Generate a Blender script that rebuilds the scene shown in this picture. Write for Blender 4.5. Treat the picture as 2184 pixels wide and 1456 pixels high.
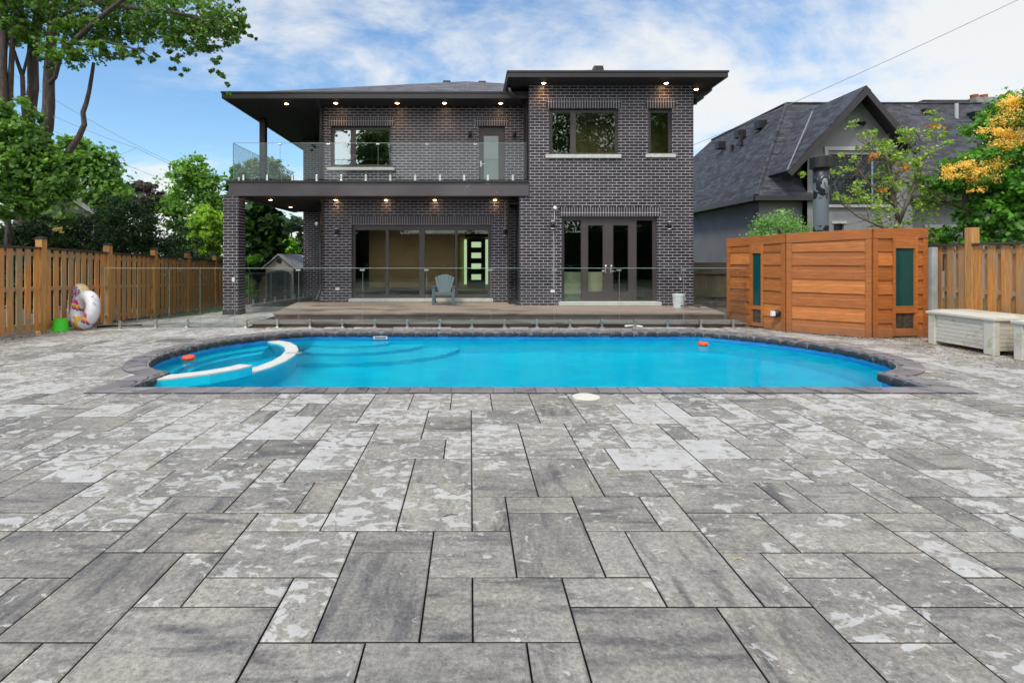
import bpy, math, random
import numpy as np
from mathutils import Vector, noise
R = math.radians
sc = bpy.context.scene
for o in list(bpy.data.objects): bpy.data.objects.remove(o)
# ---------------------------------------------------------------- camera
F, CX, HY, CH = 1125.0, 1003.0, 550.0, 1.5
cam = bpy.data.cameras.new("camera"); camo = bpy.data.objects.new("camera", cam)
sc.collection.objects.link(camo); sc.camera = camo
camo.location = (0, 0, CH); camo.rotation_euler = (R(90), 0, 0)
cam.sensor_width = 36; cam.lens = 36 * F / 2184
cam.shift_x = (1092 - CX) / 2184; cam.shift_y = -(728 - HY) / 2184
cam.clip_start = .05; cam.clip_end = 2000
sc.render.resolution_x = 1024; sc.render.resolution_y = 682
# ---------------------------------------------------------------- sky, sun, exposure
SUN_EL, SUN_AZ = 52, 215          # azimuth measured clockwise from +Y (the view direction)
w = bpy.data.worlds.new("World"); sc.world = w; w.use_nodes = True
nt = w.node_tree; nt.nodes.clear()
def wn(t, **k):
    n = nt.nodes.new(t)
    for a, b in k.items(): setattr(n, a, b)
    return n
L = nt.links.new
sky = wn('ShaderNodeTexSky', sky_type='NISHITA', sun_disc=False, sun_elevation=R(SUN_EL), sun_rotation=R(SUN_AZ))
sky.air_density = 1.3; sky.dust_density = .3; sky.ozone_density = 2.0
tc = wn('ShaderNodeTexCoord')
sep = wn('ShaderNodeSeparateXYZ'); L(tc.outputs['Generated'], sep.inputs[0])
def wm(op, a, b=None, c=None):
    n = wn('ShaderNodeMath', operation=op)
    for i, v in enumerate((a, b, c)):
        if v is None: continue
        if isinstance(v, (int, float)): n.inputs[i].default_value = v
        else: L(v, n.inputs[i])
    return n.outputs[0]
# clouds live on a flat layer overhead: direction projected on a plane
zc = wm('ADD', wm('MAXIMUM', sep.outputs['Z'], 0.0), .22)
px = wm('DIVIDE', sep.outputs['X'], zc); py = wm('DIVIDE', sep.outputs['Y'], zc)
cmb = wn('ShaderNodeCombineXYZ'); L(px, cmb.inputs[0]); L(py, cmb.inputs[1])
def wnoise(scale, detail, rough, off, sx=1, sy=1, dist=0):
    m = wn('ShaderNodeMapping'); L(cmb.outputs[0], m.inputs[0])
    m.inputs['Location'].default_value = off; m.inputs['Scale'].default_value = (sx, sy, 1); m.inputs['Rotation'].default_value = (0, 0, R(25))
    n = wn('ShaderNodeTexNoise'); L(m.outputs[0], n.inputs['Vector'])
    n.inputs['Scale'].default_value = scale; n.inputs['Detail'].default_value = detail; n.inputs['Roughness'].default_value = rough
    n.inputs['Distortion'].default_value = dist
    return n.outputs[0]
n1 = wnoise(.75, 9, .62, (3.1, 1.7, 0), 1, 1.15, .5); n2 = wnoise(2.2, 8, .6, (7.3, 2.2, 0), 1, 1.2, .4)
dens = wm('ADD', wm('MULTIPLY', n1, .68), wm('MULTIPLY', n2, .32))
# more cloud to the right of the view and near the horizon, a blue gap left of the middle
dens = wm('ADD', dens, wm('MULTIPLY', sep.outputs['X'], .135))
back_ = wm('MULTIPLY', wm('MAXIMUM', wm('MULTIPLY', sep.outputs['Y'], -1.0), 0.0), .25); dens = wm('ADD', dens, back_)
hz = wm('SUBTRACT', .20, sep.outputs['Z']); dens = wm('ADD', dens, wm('MULTIPLY', wm('MAXIMUM', hz, 0.0), .95))
mr = wn('ShaderNodeMapRange', interpolation_type='SMOOTHSTEP'); L(dens, mr.inputs[0])
mr.inputs[1].default_value = .435; mr.inputs[2].default_value = .60; mr.inputs[4].default_value = .92
cl = wn('ShaderNodeMix', data_type='RGBA'); L(mr.outputs[0], cl.inputs['Factor'])
sat = wn('ShaderNodeMix', data_type='RGBA', blend_type='MULTIPLY'); sat.inputs['Factor'].default_value = 1
L(sky.outputs[0], sat.inputs['A']); sat.inputs['B'].default_value = (.77, .98, 1.15, 1)
L(sat.outputs['Result'], cl.inputs['A'])
# cloud brightened round the hidden sun behind the camera, added to light the yard
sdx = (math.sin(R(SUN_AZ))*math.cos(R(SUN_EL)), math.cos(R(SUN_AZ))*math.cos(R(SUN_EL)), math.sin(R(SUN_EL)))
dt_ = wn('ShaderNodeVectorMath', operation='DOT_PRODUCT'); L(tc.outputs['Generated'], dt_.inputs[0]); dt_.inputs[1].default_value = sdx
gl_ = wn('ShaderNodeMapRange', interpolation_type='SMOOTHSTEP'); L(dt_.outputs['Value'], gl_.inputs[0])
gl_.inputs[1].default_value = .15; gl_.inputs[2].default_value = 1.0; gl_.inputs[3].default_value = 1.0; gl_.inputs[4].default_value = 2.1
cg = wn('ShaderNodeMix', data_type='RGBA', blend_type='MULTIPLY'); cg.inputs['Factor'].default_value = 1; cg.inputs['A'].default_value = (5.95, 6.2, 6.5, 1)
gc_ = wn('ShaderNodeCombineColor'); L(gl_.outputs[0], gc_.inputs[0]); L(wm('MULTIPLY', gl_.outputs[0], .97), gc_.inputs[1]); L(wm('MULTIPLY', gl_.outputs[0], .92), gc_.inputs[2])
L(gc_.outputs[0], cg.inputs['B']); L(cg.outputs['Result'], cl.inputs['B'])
bg = wn('ShaderNodeBackground'); bg.inputs[1].default_value = .1
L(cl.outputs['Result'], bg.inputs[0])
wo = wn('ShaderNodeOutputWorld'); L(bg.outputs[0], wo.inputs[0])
sl = bpy.data.lights.new("sun", 'SUN'); sl.energy = 1.5; sl.angle = R(10); sl.color = (1, .92, .80)
so = bpy.data.objects.new("sun", sl); sc.collection.objects.link(so)
az = R(SUN_AZ); el = R(SUN_EL)
sdir = Vector((math.sin(az) * math.cos(el), math.cos(az) * math.cos(el), math.sin(el)))
so.rotation_euler = sdir.to_track_quat('Z', 'Y').to_euler(); so.location = sdir * 60
vs = sc.view_settings; vs.view_transform = 'Standard'; vs.look = 'None'; vs.gamma = 1; vs.exposure = 0.64
sc.cycles.use_denoising = True
sc.cycles.max_bounces = 10; sc.cycles.transparent_max_bounces = 24; sc.cycles.transmission_bounces = 8; sc.cycles.diffuse_bounces = 4
sc.cycles.sample_clamp_indirect = 6

# ---------------------------------------------------------------- helpers
def P(x, y, Y): return Vector(((x - CX) / F * Y, Y, CH - (y - HY) / F * Y))
def PX(x, Y): return (x - CX) / F * Y
def PZ(y, Y): return CH - (y - HY) / F * Y
def G(x, y, z=0.0):                 # a point of the photograph lying on the level z
    Y = (CH - z) * F / (y - HY); return ((x - CX) / F * Y, Y)
def sm(a, b, x):
    t = min(1, max(0, (x - a) / (b - a))); return t * t * (3 - 2 * t)
def ground_z(x, y):                 # the yard falls gently away along the left fence
    return -.032 * max(0, y - 9.6) * sm(-6.6, -8.7, x) if y < 40 else -.97 * sm(-6.6, -8.7, x)
class MB:
    def __init__(s): s.v = []; s.f = []
    def add(s, vs, fs):
        n = len(s.v); s.v += [tuple(v) for v in vs]; s.f += [tuple(i + n for i in f) for f in fs]; return s
    def box(s, x0, x1, y0, y1, z0, z1):
        return s.add([(x0,y0,z0),(x1,y0,z0),(x1,y1,z0),(x0,y1,z0),(x0,y0,z1),(x1,y0,z1),(x1,y1,z1),(x0,y1,z1)],
                     [(0,3,2,1),(4,5,6,7),(0,1,5,4),(1,2,6,5),(2,3,7,6),(3,0,4,7)])
    def prism(s, poly, z0, z1):      # poly counter-clockwise in XY
        n = len(poly); z0 = z0 if callable(z0) else (lambda a: z0_) if False else z0
        vs = [(p[0], p[1], z0) for p in poly] + [(p[0], p[1], z1) for p in poly]
        return s.add(vs, [tuple(range(n))[::-1], tuple(range(n, 2*n))] + [(i, (i+1) % n, n + (i+1) % n, n + i) for i in range(n)])
    def hull(s, a, b):               # two equal loops joined and capped
        n = len(a)
        return s.add(list(a) + list(b), [tuple(range(n))[::-1], tuple(range(n, 2*n))] + [(i, (i+1) % n, n + (i+1) % n, n + i) for i in range(n)])
    def quad(s, a, b, c, d): return s.add([a, b, c, d], [(0,1,2,3)])
    def tube(s, pts, rad, seg=8, cap=True):
        pts = [Vector(p) for p in pts]; n = len(pts)
        if not isinstance(rad, (list, tuple)): rad = [rad] * n
        vs = []; up = None
        for i, p in enumerate(pts):
            d = (pts[min(i+1, n-1)] - pts[max(i-1, 0)]).normalized()
            if up is None: up = Vector((0,0,1)) if abs(d.z) < .9 else Vector((1,0,0))
            a = d.cross(up).normalized(); b = a.cross(d).normalized(); up = b
            for k in range(seg):
                t = 2 * math.pi * k / seg; vs.append(p + (a * math.cos(t) + b * math.sin(t)) * rad[i])
        fs = [(i*seg+k, i*seg+(k+1) % seg, (i+1)*seg+(k+1) % seg, (i+1)*seg+k) for i in range(n-1) for k in range(seg)]
        if cap: fs += [tuple(range(seg))[::-1], tuple(range((n-1)*seg, n*seg))]
        return s.add(vs, fs)
    def lathe(s, c, prof, seg=20):   # prof: (r, z) from bottom to top
        vs = []; n = len(prof)
        for r, z in prof:
            for k in range(seg):
                t = 2*math.pi*k/seg; vs.append((c[0] + r*math.cos(t), c[1] + r*math.sin(t), c[2] + z))
        fs = [(i*seg+k, i*seg+(k+1) % seg, (i+1)*seg+(k+1) % seg, (i+1)*seg+k) for i in range(n-1) for k in range(seg)]
        fs += [tuple(range(seg))[::-1], tuple(range((n-1)*seg, n*seg))]
        return s.add(vs, fs)
    def build(s, name, m, parent=None, bev=0, smooth=False):
        me = bpy.data.meshes.new(name); o = bpy.data.objects.new(name, me); sc.collection.objects.link(o)
        off = Vector((0,0,0)); p = parent
        while p: off += p.location; p = p.parent
        if parent is None:           # origin at the thing's base
            xs = [v[0] for v in s.v]; ys = [v[1] for v in s.v]; zs = [v[2] for v in s.v]
            off = Vector(((min(xs)+max(xs))/2, (min(ys)+max(ys))/2, min(zs))); o.location = off
        else: o.parent = parent
        me.from_pydata([(v[0]-off.x, v[1]-off.y, v[2]-off.z) for v in s.v], [], s.f)
        me.materials.append(m)
        if smooth: me.polygons.foreach_set('use_smooth', [True]*len(me.polygons))
        if bev:
            b = o.modifiers.new('bevel', 'BEVEL'); b.width = bev; b.segments = 2; b.limit_method = 'ANGLE'; b.angle_limit = R(40)
            b.harden_normals = False
        me.update(); return o
def tag(o, label=None, cat=None, group=None, kind=None):
    if label: o['label'] = label
    if cat: o['category'] = cat
    if group: o['group'] = group
    if kind: o['kind'] = kind
    return o
def thing(name, loc, label, cat, group=None):
    o = bpy.data.objects.new(name, None); sc.collection.objects.link(o); o.location = loc; o.empty_display_size = .2
    return tag(o, label, cat, group)
def copy_tree(o, parent=None):
    c = o.copy(); sc.collection.objects.link(c); c.parent = parent
    for ch in list(o.children): copy_tree(ch, c)
    return c
# ---------------------------------------------------------------- materials
class N:
    def __init__(s, name):
        s.m = bpy.data.materials.new(name); s.m.use_nodes = True; s.t = s.m.node_tree; s.t.nodes.clear()
        s.out = s.n('ShaderNodeOutputMaterial')
    def n(s, t, **k):
        x = s.t.nodes.new(t)
        for a, b in k.items(): setattr(x, a, b)
        return x
    def l(s, a, b): s.t.links.new(a, b)
    def put(s, sock, v):
        if hasattr(v, 'node'): s.l(v, sock)
        elif v is not None:
            if isinstance(v, tuple) and len(v) == 3 and sock.type == 'RGBA': v = v + (1,)
            sock.default_value = v
    def math(s, op, a, b=None, c=None, clamp=False):
        x = s.n('ShaderNodeMath', operation=op, use_clamp=clamp)
        for i, v in enumerate((a, b, c)): s.put(x.inputs[i], v)
        return x.outputs[0]
    def pos(s): return s.n('ShaderNodeNewGeometry').outputs['Position']
    def island(s): return s.n('ShaderNodeNewGeometry').outputs['Random Per Island']
    def obj(s): return s.n('ShaderNodeTexCoord').outputs['Object']
    def attr(s, a): return s.n('ShaderNodeAttribute', attribute_name=a)
    def map(s, v, sc_=(1,1,1), loc=(0,0,0), rot=(0,0,0)):
        x = s.n('ShaderNodeMapping'); s.put(x.inputs[0], v); x.inputs['Scale'].default_value = sc_
        x.inputs['Location'].default_value = loc; x.inputs['Rotation'].default_value = rot; return x.outputs[0]
    def noise(s, v, scale, detail=4, rough=.55, dist=0, col=False):
        x = s.n('ShaderNodeTexNoise'); s.put(x.inputs['Vector'], v)
        for a, b in (('Scale', scale), ('Detail', detail), ('Roughness', rough), ('Distortion', dist)): x.inputs[a].default_value = b
        return x.outputs['Color' if col else 0]
    def ramp(s, f, a, b, lo=0.0, hi=1.0, smooth=False):
        x = s.n('ShaderNodeMapRange', interpolation_type='SMOOTHSTEP' if smooth else 'LINEAR'); s.put(x.inputs[0], f)
        for i, v in ((1, a), (2, b), (3, lo), (4, hi)): s.put(x.inputs[i], v)
        return x.outputs[0]
    def mix(s, f, a, b, mode='MIX'):
        x = s.n('ShaderNodeMix', data_type='RGBA', blend_type=mode); s.put(x.inputs['Factor'], f)
        s.put(x.inputs['A'], a); s.put(x.inputs['B'], b); return x.outputs['Result']
    def bump(s, h, strength=.3, dist=.01):
        x = s.n('ShaderNodeBump'); x.inputs['Strength'].default_value = strength; x.inputs['Distance'].default_value = dist
        s.put(x.inputs['Height'], h); return x.outputs[0]
    def bsdf(s, col, rough=.6, metal=0, normal=None, spec=.5, **k):
        x = s.n('ShaderNodeBsdfPrincipled'); s.put(x.inputs['Base Color'], col); s.put(x.inputs['Roughness'], rough)
        s.put(x.inputs['Metallic'], metal); s.put(x.inputs['Specular IOR Level'], spec)
        if normal is not None: s.l(normal, x.inputs['Normal'])
        for a, b in k.items(): s.put(x.inputs[a], b)
        return x.outputs[0]
    def done(s, sh): s.l(sh, s.out.inputs[0]); return s.m
def simple(name, col, rough=.6, metal=0, var=.15, scale=6, bump=.05, spec=.5):
    q = N(name); p = q.pos(); n = q.noise(p, scale, 5)
    c = q.mix(q.ramp(n, .3, .7), tuple(v*(1-var) for v in col), tuple(min(1, v*(1+var)) for v in col))
    return q.done(q.bsdf(c, rough, metal, q.bump(q.noise(p, scale*12, 3), bump, .01), spec))
def vec(q, a, b):
    s_ = q.n('ShaderNodeSeparateXYZ'); q.l(q.pos(), s_.inputs[0]); c = q.n('ShaderNodeCombineXYZ')
    q.l(s_.outputs[a], c.inputs[0]); q.l(s_.outputs[b], c.inputs[1]); return c.outputs[0]
def brick_mat(name, a, b, rot=False, wid=.228, hei=.0765, off=(0,0,0)):
    q = N(name); v = vec(q, a, b); v = q.map(v, (1,1,1), off, (0,0,R(90) if rot else 0))
    br = q.n('ShaderNodeTexBrick', offset=.5 if not rot else 0.0); q.l(v, br.inputs['Vector'])
    br.inputs['Scale'].default_value = 1; br.inputs['Brick Width'].default_value = wid; br.inputs['Row Height'].default_value = hei
    br.inputs['Mortar Size'].default_value = .0078; br.inputs['Mortar Smooth'].default_value = .15; br.inputs['Bias'].default_value = -.1
    br.inputs['Color1'].default_value = (.012, .010, .014, 1); br.inputs['Color2'].default_value = (.040, .033, .039, 1)
    n = q.noise(v, 3, 4); mort = q.mix(q.ramp(n, .3, .7), (.335,.32,.365), (.49,.475,.53)); q.l(mort, br.inputs['Mortar'])
    c = q.mix(.55, br.outputs['Color'], q.mix(q.noise(v, 55, 4), (.55,.55,.55), (1.5,1.4,1.4)), 'MULTIPLY')
    tn = q.mix(q.ramp(q.noise(q.map(v, (4.1,12.5,1)), 1.0, 1, .5), .35, .65), (.80,.80,1.15), (1.14,1.07,.98)); c = q.mix(.8, c, q.mix(br.outputs['Fac'], tn, (1,1,1)), 'MULTIPLY')
    c = q.mix(.5, c, q.mix(q.ramp(q.noise(v, .55, 4, .6), .35, .65), (.72,.72,.74), (1.2,1.2,1.2)), 'MULTIPLY')
    inv = q.math('SUBTRACT', 1.0, br.outputs['Fac'])
    h = q.math('ADD', inv, q.math('MULTIPLY', q.noise(v, 80, 3), .2))
    return q.done(q.bsdf(c, q.ramp(br.outputs['Fac'], 0, 1, .38, .9), 0, q.bump(h, .8, .006)))
def shingle_mat(name, a, b, col=(.055,.055,.062), k=1.0):
    q = N(name); v = vec(q, a, b); v = q.map(v, (1, k, 1))
    br = q.n('ShaderNodeTexBrick', offset=.5); q.l(v, br.inputs['Vector'])
    br.inputs['Scale'].default_value = 1; br.inputs['Brick Width'].default_value = .34; br.inputs['Row Height'].default_value = .14
    br.inputs['Mortar Size'].default_value = .007; br.inputs['Mortar Smooth'].default_value = .6
    br.inputs['Color1'].default_value = tuple(c*.6 for c in col)+(1,); br.inputs['Color2'].default_value = tuple(c*1.75 for c in col)+(1,)
    br.inputs['Mortar'].default_value = tuple(c*.2 for c in col)+(1,)
    c = q.mix(.8, br.outputs['Color'], q.mix(q.ramp(q.noise(v, 1.3, 5, .65), .3, .7), (.6,.6,.62), (1.5,1.5,1.55)), 'MULTIPLY')
    c = q.mix(.5, c, q.mix(q.noise(v, 90, 2), (.3,.3,.3), (1.8,1.8,1.8)), 'MULTIPLY')
    return q.done(q.bsdf(c, .85, 0, q.bump(q.math('SUBTRACT', 1.0, br.outputs['Fac']), .7, .012)))
def wood_mat(name, c1, c2, axis='Z', rough=.7, grain=.5, weather=None):
    q = N(name); p = q.pos(); isl = q.island(); cmb_ = q.n('ShaderNodeCombineXYZ')
    for i in range(3): q.l(q.math('MULTIPLY', isl, 37.0 + 11*i), cmb_.inputs[i])
    add = q.n('ShaderNodeVectorMath', operation='ADD'); q.l(p, add.inputs[0]); q.l(cmb_.outputs[0], add.inputs[1]); p2 = add.outputs[0]
    s_ = {'Z': (22,22,1.4), 'X': (1.4,22,22), 'Y': (22,1.4,22)}[axis]
    g = q.noise(q.map(p2, s_), 1.6, 6, .65, .6)
    c = q.mix(isl, c1, c2); c = q.mix(grain, c, q.mix(q.ramp(g, .32, .68), (.42,.4,.38), (1.35,1.35,1.3)), 'MULTIPLY')
    if weather:
        f = q.ramp(q.noise(p2, 1.1, 5, .6, .4), .45, .62); c = q.mix(q.math('MULTIPLY', f, .75), c, weather)
    return q.done(q.bsdf(c, rough, 0, q.bump(g, .25, .004)))
def glass_mat(name, tint, base, fres=1.0, rough=.0):
    q = N(name); t = q.n('ShaderNodeBsdfTransparent'); t.inputs[0].default_value = tint + (1,)
    g = q.n('ShaderNodeBsdfGlossy'); g.inputs['Roughness'].default_value = rough; g.inputs['Color'].default_value = (.92,.97,1,1)
    nb = q.bump(q.noise(q.pos(), .5, 1), .008, .02); q.l(nb, g.inputs['Normal'])
    f = q.n('ShaderNodeFresnel'); f.inputs[0].default_value = 1.5
    fac = q.math('ADD', q.math('MULTIPLY', f.outputs[0], fres), base, clamp=True)
    mx = q.n('ShaderNodeMixShader'); q.l(fac, mx.inputs[0]); q.l(t.outputs[0], mx.inputs[1]); q.l(g.outputs[0], mx.inputs[2])
    return q.done(mx.outputs[0])
def emit_mat(name, col, st):
    q = N(name); e = q.n('ShaderNodeEmission'); e.inputs[0].default_value = col + (1,); e.inputs[1].default_value = st
    return q.done(e.outputs[0])
M = {}
M['brick'] = brick_mat('dark_brick', 'X', 'Z'); M['brick_side'] = brick_mat('dark_brick_side', 'Y', 'Z')
M['soldier'] = brick_mat('soldier_brick', 'X', 'Z', True, .245, .069)
M['dark'] = simple('dark_aluminium', (.042,.036,.038), .42, 0, .1, 3, .02)
M['fascia'] = simple('dark_fascia', (.03,.026,.029), .4, 0, .12, 2, .02)
M['frame'] = simple('brown_frame', (.062,.052,.052), .45, 0, .1, 4, .02)
M['beam'] = None
M['soffit'] = None
M['stone'] = simple('sill_stone', (.52,.53,.50), .8, 0, .12, 8, .15)
M['concrete'] = simple('concrete', (.26,.26,.25), .85, 0, .3, 3, .3)
M['steel'] = simple('brushed_steel', (.62,.62,.6), .28, 1, .08, 20, .02)
M['white'] = simple('white_plastic', (.75,.76,.76), .45, 0, .06, 6, .03)
M['black'] = simple('black_plastic', (.012,.012,.013), .45, 0, .2, 8, .05)
M['fglass'] = glass_mat('clear_fence_glass', (.955,.98,.97), .0, .55)
M['bglass'] = glass_mat('balcony_glass', (.94,.975,.97), .01, .40)
M['edge'] = simple('glass_edge', (.30,.36,.33), .3, 0, .1, 5, .0)
M['wglass'] = glass_mat('window_glass', (.86,.88,.80), .07, .8)
M['wglass_hi'] = glass_mat('coated_glass', (.55,.62,.60), .36, .9)
M['darkglass'] = glass_mat('dark_window_glass', (.5,.55,.6), .0, .55)
M['dglass'] = glass_mat('door_glass', (.90,.90,.82), .03, .7)
M['hot'] = emit_mat('lit_lamp', (1, .62, .30), 28)
M['warmglow'] = emit_mat('lit_lens', (1, .66, .36), 14)
def beam():
    q = N('balcony_beam_metal'); p = q.pos()
    c = q.mix(q.ramp(q.noise(p, .8, 4), .35, .7), (.066,.056,.062), (.11,.098,.105))
    f = q.ramp(q.noise(q.map(p, (1,1,1.6), (4.0,0,0)), 1.7, 6, .7, .5), .60, .64)
    s_ = q.n('ShaderNodeSeparateXYZ'); q.l(p, s_.inputs[0]); f = q.math('MULTIPLY', f, q.ramp(s_.outputs['X'], -1.6, -.9))
    c = q.mix(q.math('MULTIPLY', f, .75), c, (.33,.32,.35))
    return q.done(q.bsdf(c, .4, 0, q.bump(q.noise(p, 3, 3), .05, .02)))
M['beam'] = beam()
def soffit():
    q = N('slatted_soffit'); s_ = q.n('ShaderNodeSeparateXYZ'); q.l(q.pos(), s_.inputs[0])
    fr = q.math('FRACT', q.math('MULTIPLY', s_.outputs['X'], 6.5)); f = q.ramp(fr, 0, .12)
    return q.done(q.bsdf(q.mix(f, (.006,.005,.006), (.026,.020,.025)), .75, 0, q.bump(f, .5, .01)))
M['soffit'] = soffit()

# ================================================================ SETTING
# pool outline measured from the photograph (inner edge of the coping, at ground level)
near = [(-3.98,6.12),(5.34,6.12)]
pool = [(-3.98,6.12),(5.34,6.12),(5.34,6.90),(5.66,7.03),(5.98,7.35),(6.17,7.75),(6.24,8.25),(6.18,8.8),(6.02,9.3),(5.72,9.78),(5.38,10.2),(5.02,10.55),(4.66,10.8),
        (-3.30,10.8),(-3.72,10.6),(-4.10,10.2),(-4.42,9.8),(-4.66,9.35),(-4.80,8.8),(-4.82,8.3),(-4.74,7.85),(-4.58,7.45),(-4.32,7.12),(-3.98,6.95)]
def smooth_poly(p, keep, it=2):
    for _ in range(it):
        q = []; k2 = []
        n = len(p)
        for i in range(n):
            a, b = p[i], p[(i+1) % n]
            if i in keep: q.append(a); k2.append(len(q)-1)
            elif True:
                pr = p[i-1]
                q.append(((pr[0]+6*a[0]+b[0])/8, (pr[1]+6*a[1]+b[1])/8))
            q.append(((a[0]+b[0])/2, (a[1]+b[1])/2))
        p, keep = q, set(k2)
    return p
POOL = smooth_poly(pool, {0,1,2,12,13,23}, 2)
def offset(poly, d):
    n = len(poly); out = []
    for i in range(n):
        a, b, c = Vector(poly[i-1]), Vector(poly[i]), Vector(poly[(i+1) % n])
        e1 = (b-a).normalized(); e2 = (c-b).normalized(); n1 = Vector((e1.y, -e1.x)); n2 = Vector((e2.y, -e2.x))
        m = (n1+n2); m = m / max(.55, m.length_squared) * 2 if m.length > .01 else n1
        k = m * .5 * 2 if False else (n1+n2).normalized() / max(.6, (n1+n2).normalized().dot(n1))
        out.append(tuple(b + k * d))
    return out
def inside(p, poly):
    x, y = p; c = False; n = len(poly); j = n-1
    for i in range(n):
        xi, yi = poly[i]; xj, yj = poly[j]
        if (yi > y) != (yj > y) and x < (xj-xi)*(y-yi)/(yj-yi)+xi: c = not c
        j = i
    return c
MID = offset(POOL, .16); OUTER = offset(POOL, .31); CUT = offset(POOL, .22)
import bmesh
def sheet_with_hole(name, outer, hole, z, m):
    bm = bmesh.new(); es = []
    for loop in (outer, hole):
        vs_ = [bm.verts.new((p[0], p[1], z)) for p in loop]
        for i in range(len(vs_)): es.append(bm.edges.new((vs_[i], vs_[(i+1) % len(vs_)])))
    r = bmesh.ops.triangle_fill(bm, use_beauty=True, use_dissolve=False, edges=es)
    for f in list(bm.faces):
        c = f.calc_center_median()
        if inside((c.x, c.y), hole): bm.faces.remove(f)
        elif f.normal.z < 0: f.normal_flip()
    me = bpy.data.meshes.new(name); bm.to_mesh(me); bm.free(); o = bpy.data.objects.new(name, me); sc.collection.objects.link(o)
    me.materials.append(m); return o
# --- far ground: one grid reaching the horizon, open only where the yard's bedding sheet lies
def grass_mat():
    q = N('grass_ground'); p = q.pos(); n = q.noise(p, 1.2, 6, .6); n2 = q.noise(p, 40, 4, .7)
    c = q.mix(q.ramp(n, .3, .7), (.035,.07,.014), (.075,.13,.03)); c = q.mix(.6, c, q.mix(n2, (.3,.3,.3), (1.9,1.9,1.7)), 'MULTIPLY')
    return q.done(q.bsdf(c, .9, 0, q.bump(n2, .9, .03)))
def dirt_mat():
    q = N('bedding_soil'); p = q.pos(); n = q.noise(p, 6, 6, .7)
    c = q.mix(q.ramp(n, .3, .7), (.035,.03,.026), (.16,.13,.10)); return q.done(q.bsdf(c, .95, 0, q.bump(q.noise(p, 30, 5, .7), .8, .02)))
M['grass'] = grass_mat(); M['dirt'] = dirt_mat()
xs = [-900,-300,-100,-40,-20,-14,-11,-9.6,-9,-8.7,-8.2,-7.6,-7.1,-6.6,-6.0,-5.6,7.2,9,9.6,14,20,40,100,300,900]
ys = [-900,-300,-80,-30,-12,-6,-3,0,3,5.2,11.9,13,14.5,16,18,20,22,25,30,40,60,120,300,900]
mb = MB(); W_ = len(xs)
for y in ys:
    for x in xs: mb.v.append((x, y, ground_z(x, y) - .045))
for j in range(len(ys)-1):
    for i in range(W_-1):
        if xs[i] >= -5.6 and xs[i+1] <= 7.2 and ys[j] >= 5.2 and ys[j+1] <= 11.9: continue
        mb.f.append((j*W_+i, j*W_+i+1, (j+1)*W_+i+1, (j+1)*W_+i))
tag(mb.build('ground', M['dirt']), kind='structure')
bed = sheet_with_hole('patio_bed', [(-5.62,5.18),(7.22,5.18),(7.22,11.92),(-5.62,11.92)], CUT, -.041, M['dirt']); tag(bed, kind='structure')
# lawns left of the house, behind the camera and far away
lw = MB()
for (x0,x1,y0,y1,st) in ((-8.75,-6.62,14.4,30,.6),):
    nx = 5; ny = 26
    for j in range(ny+1):
        for i in range(nx+1):
            x = x0+(x1-x0)*i/nx; y = y0+(y1-y0)*j/ny
            if i == nx: x += .9*(1-sm(14.4, 16.2, y))*-1
            lw.v.append((x, y, ground_z(x, y)-.020))
    for j in range(ny):
        for i in range(nx): a = j*(nx+1)+i; lw.f.append((a, a+1, a+nx+2, a+nx+1))
tag(lw.build('lawn', M['grass']), kind='structure')
mb = MB()
for (x0,x1,y0,y1) in ((-900,-9.3,-900,900),(9.4,900,-900,900),(-9.3,9.4,-900,-5.2),(-9.3,9.4,30.5,900)):
    gx = [x0 + (x1-x0)*t for t in (0,.5,.8,.9,.96,.985,1)] if x0 < 0 and x1 <= 0 else [x0 + (x1-x0)*t for t in (0,.015,.04,.1,.2,.5,1)]
    n0 = len(mb.v); gy = [y0 + (y1-y0)*k/60 for k in range(61)]
    for y in gy:
        for x in gx: mb.v.append((x, y, ground_z(x, y)-.030))
    for j in range(60):
        for i in range(6): a = n0+j*7+i; mb.f.append((a, a+1, a+8, a+7))
tag(mb.build('grass_field', M['grass']), kind='structure')

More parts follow.
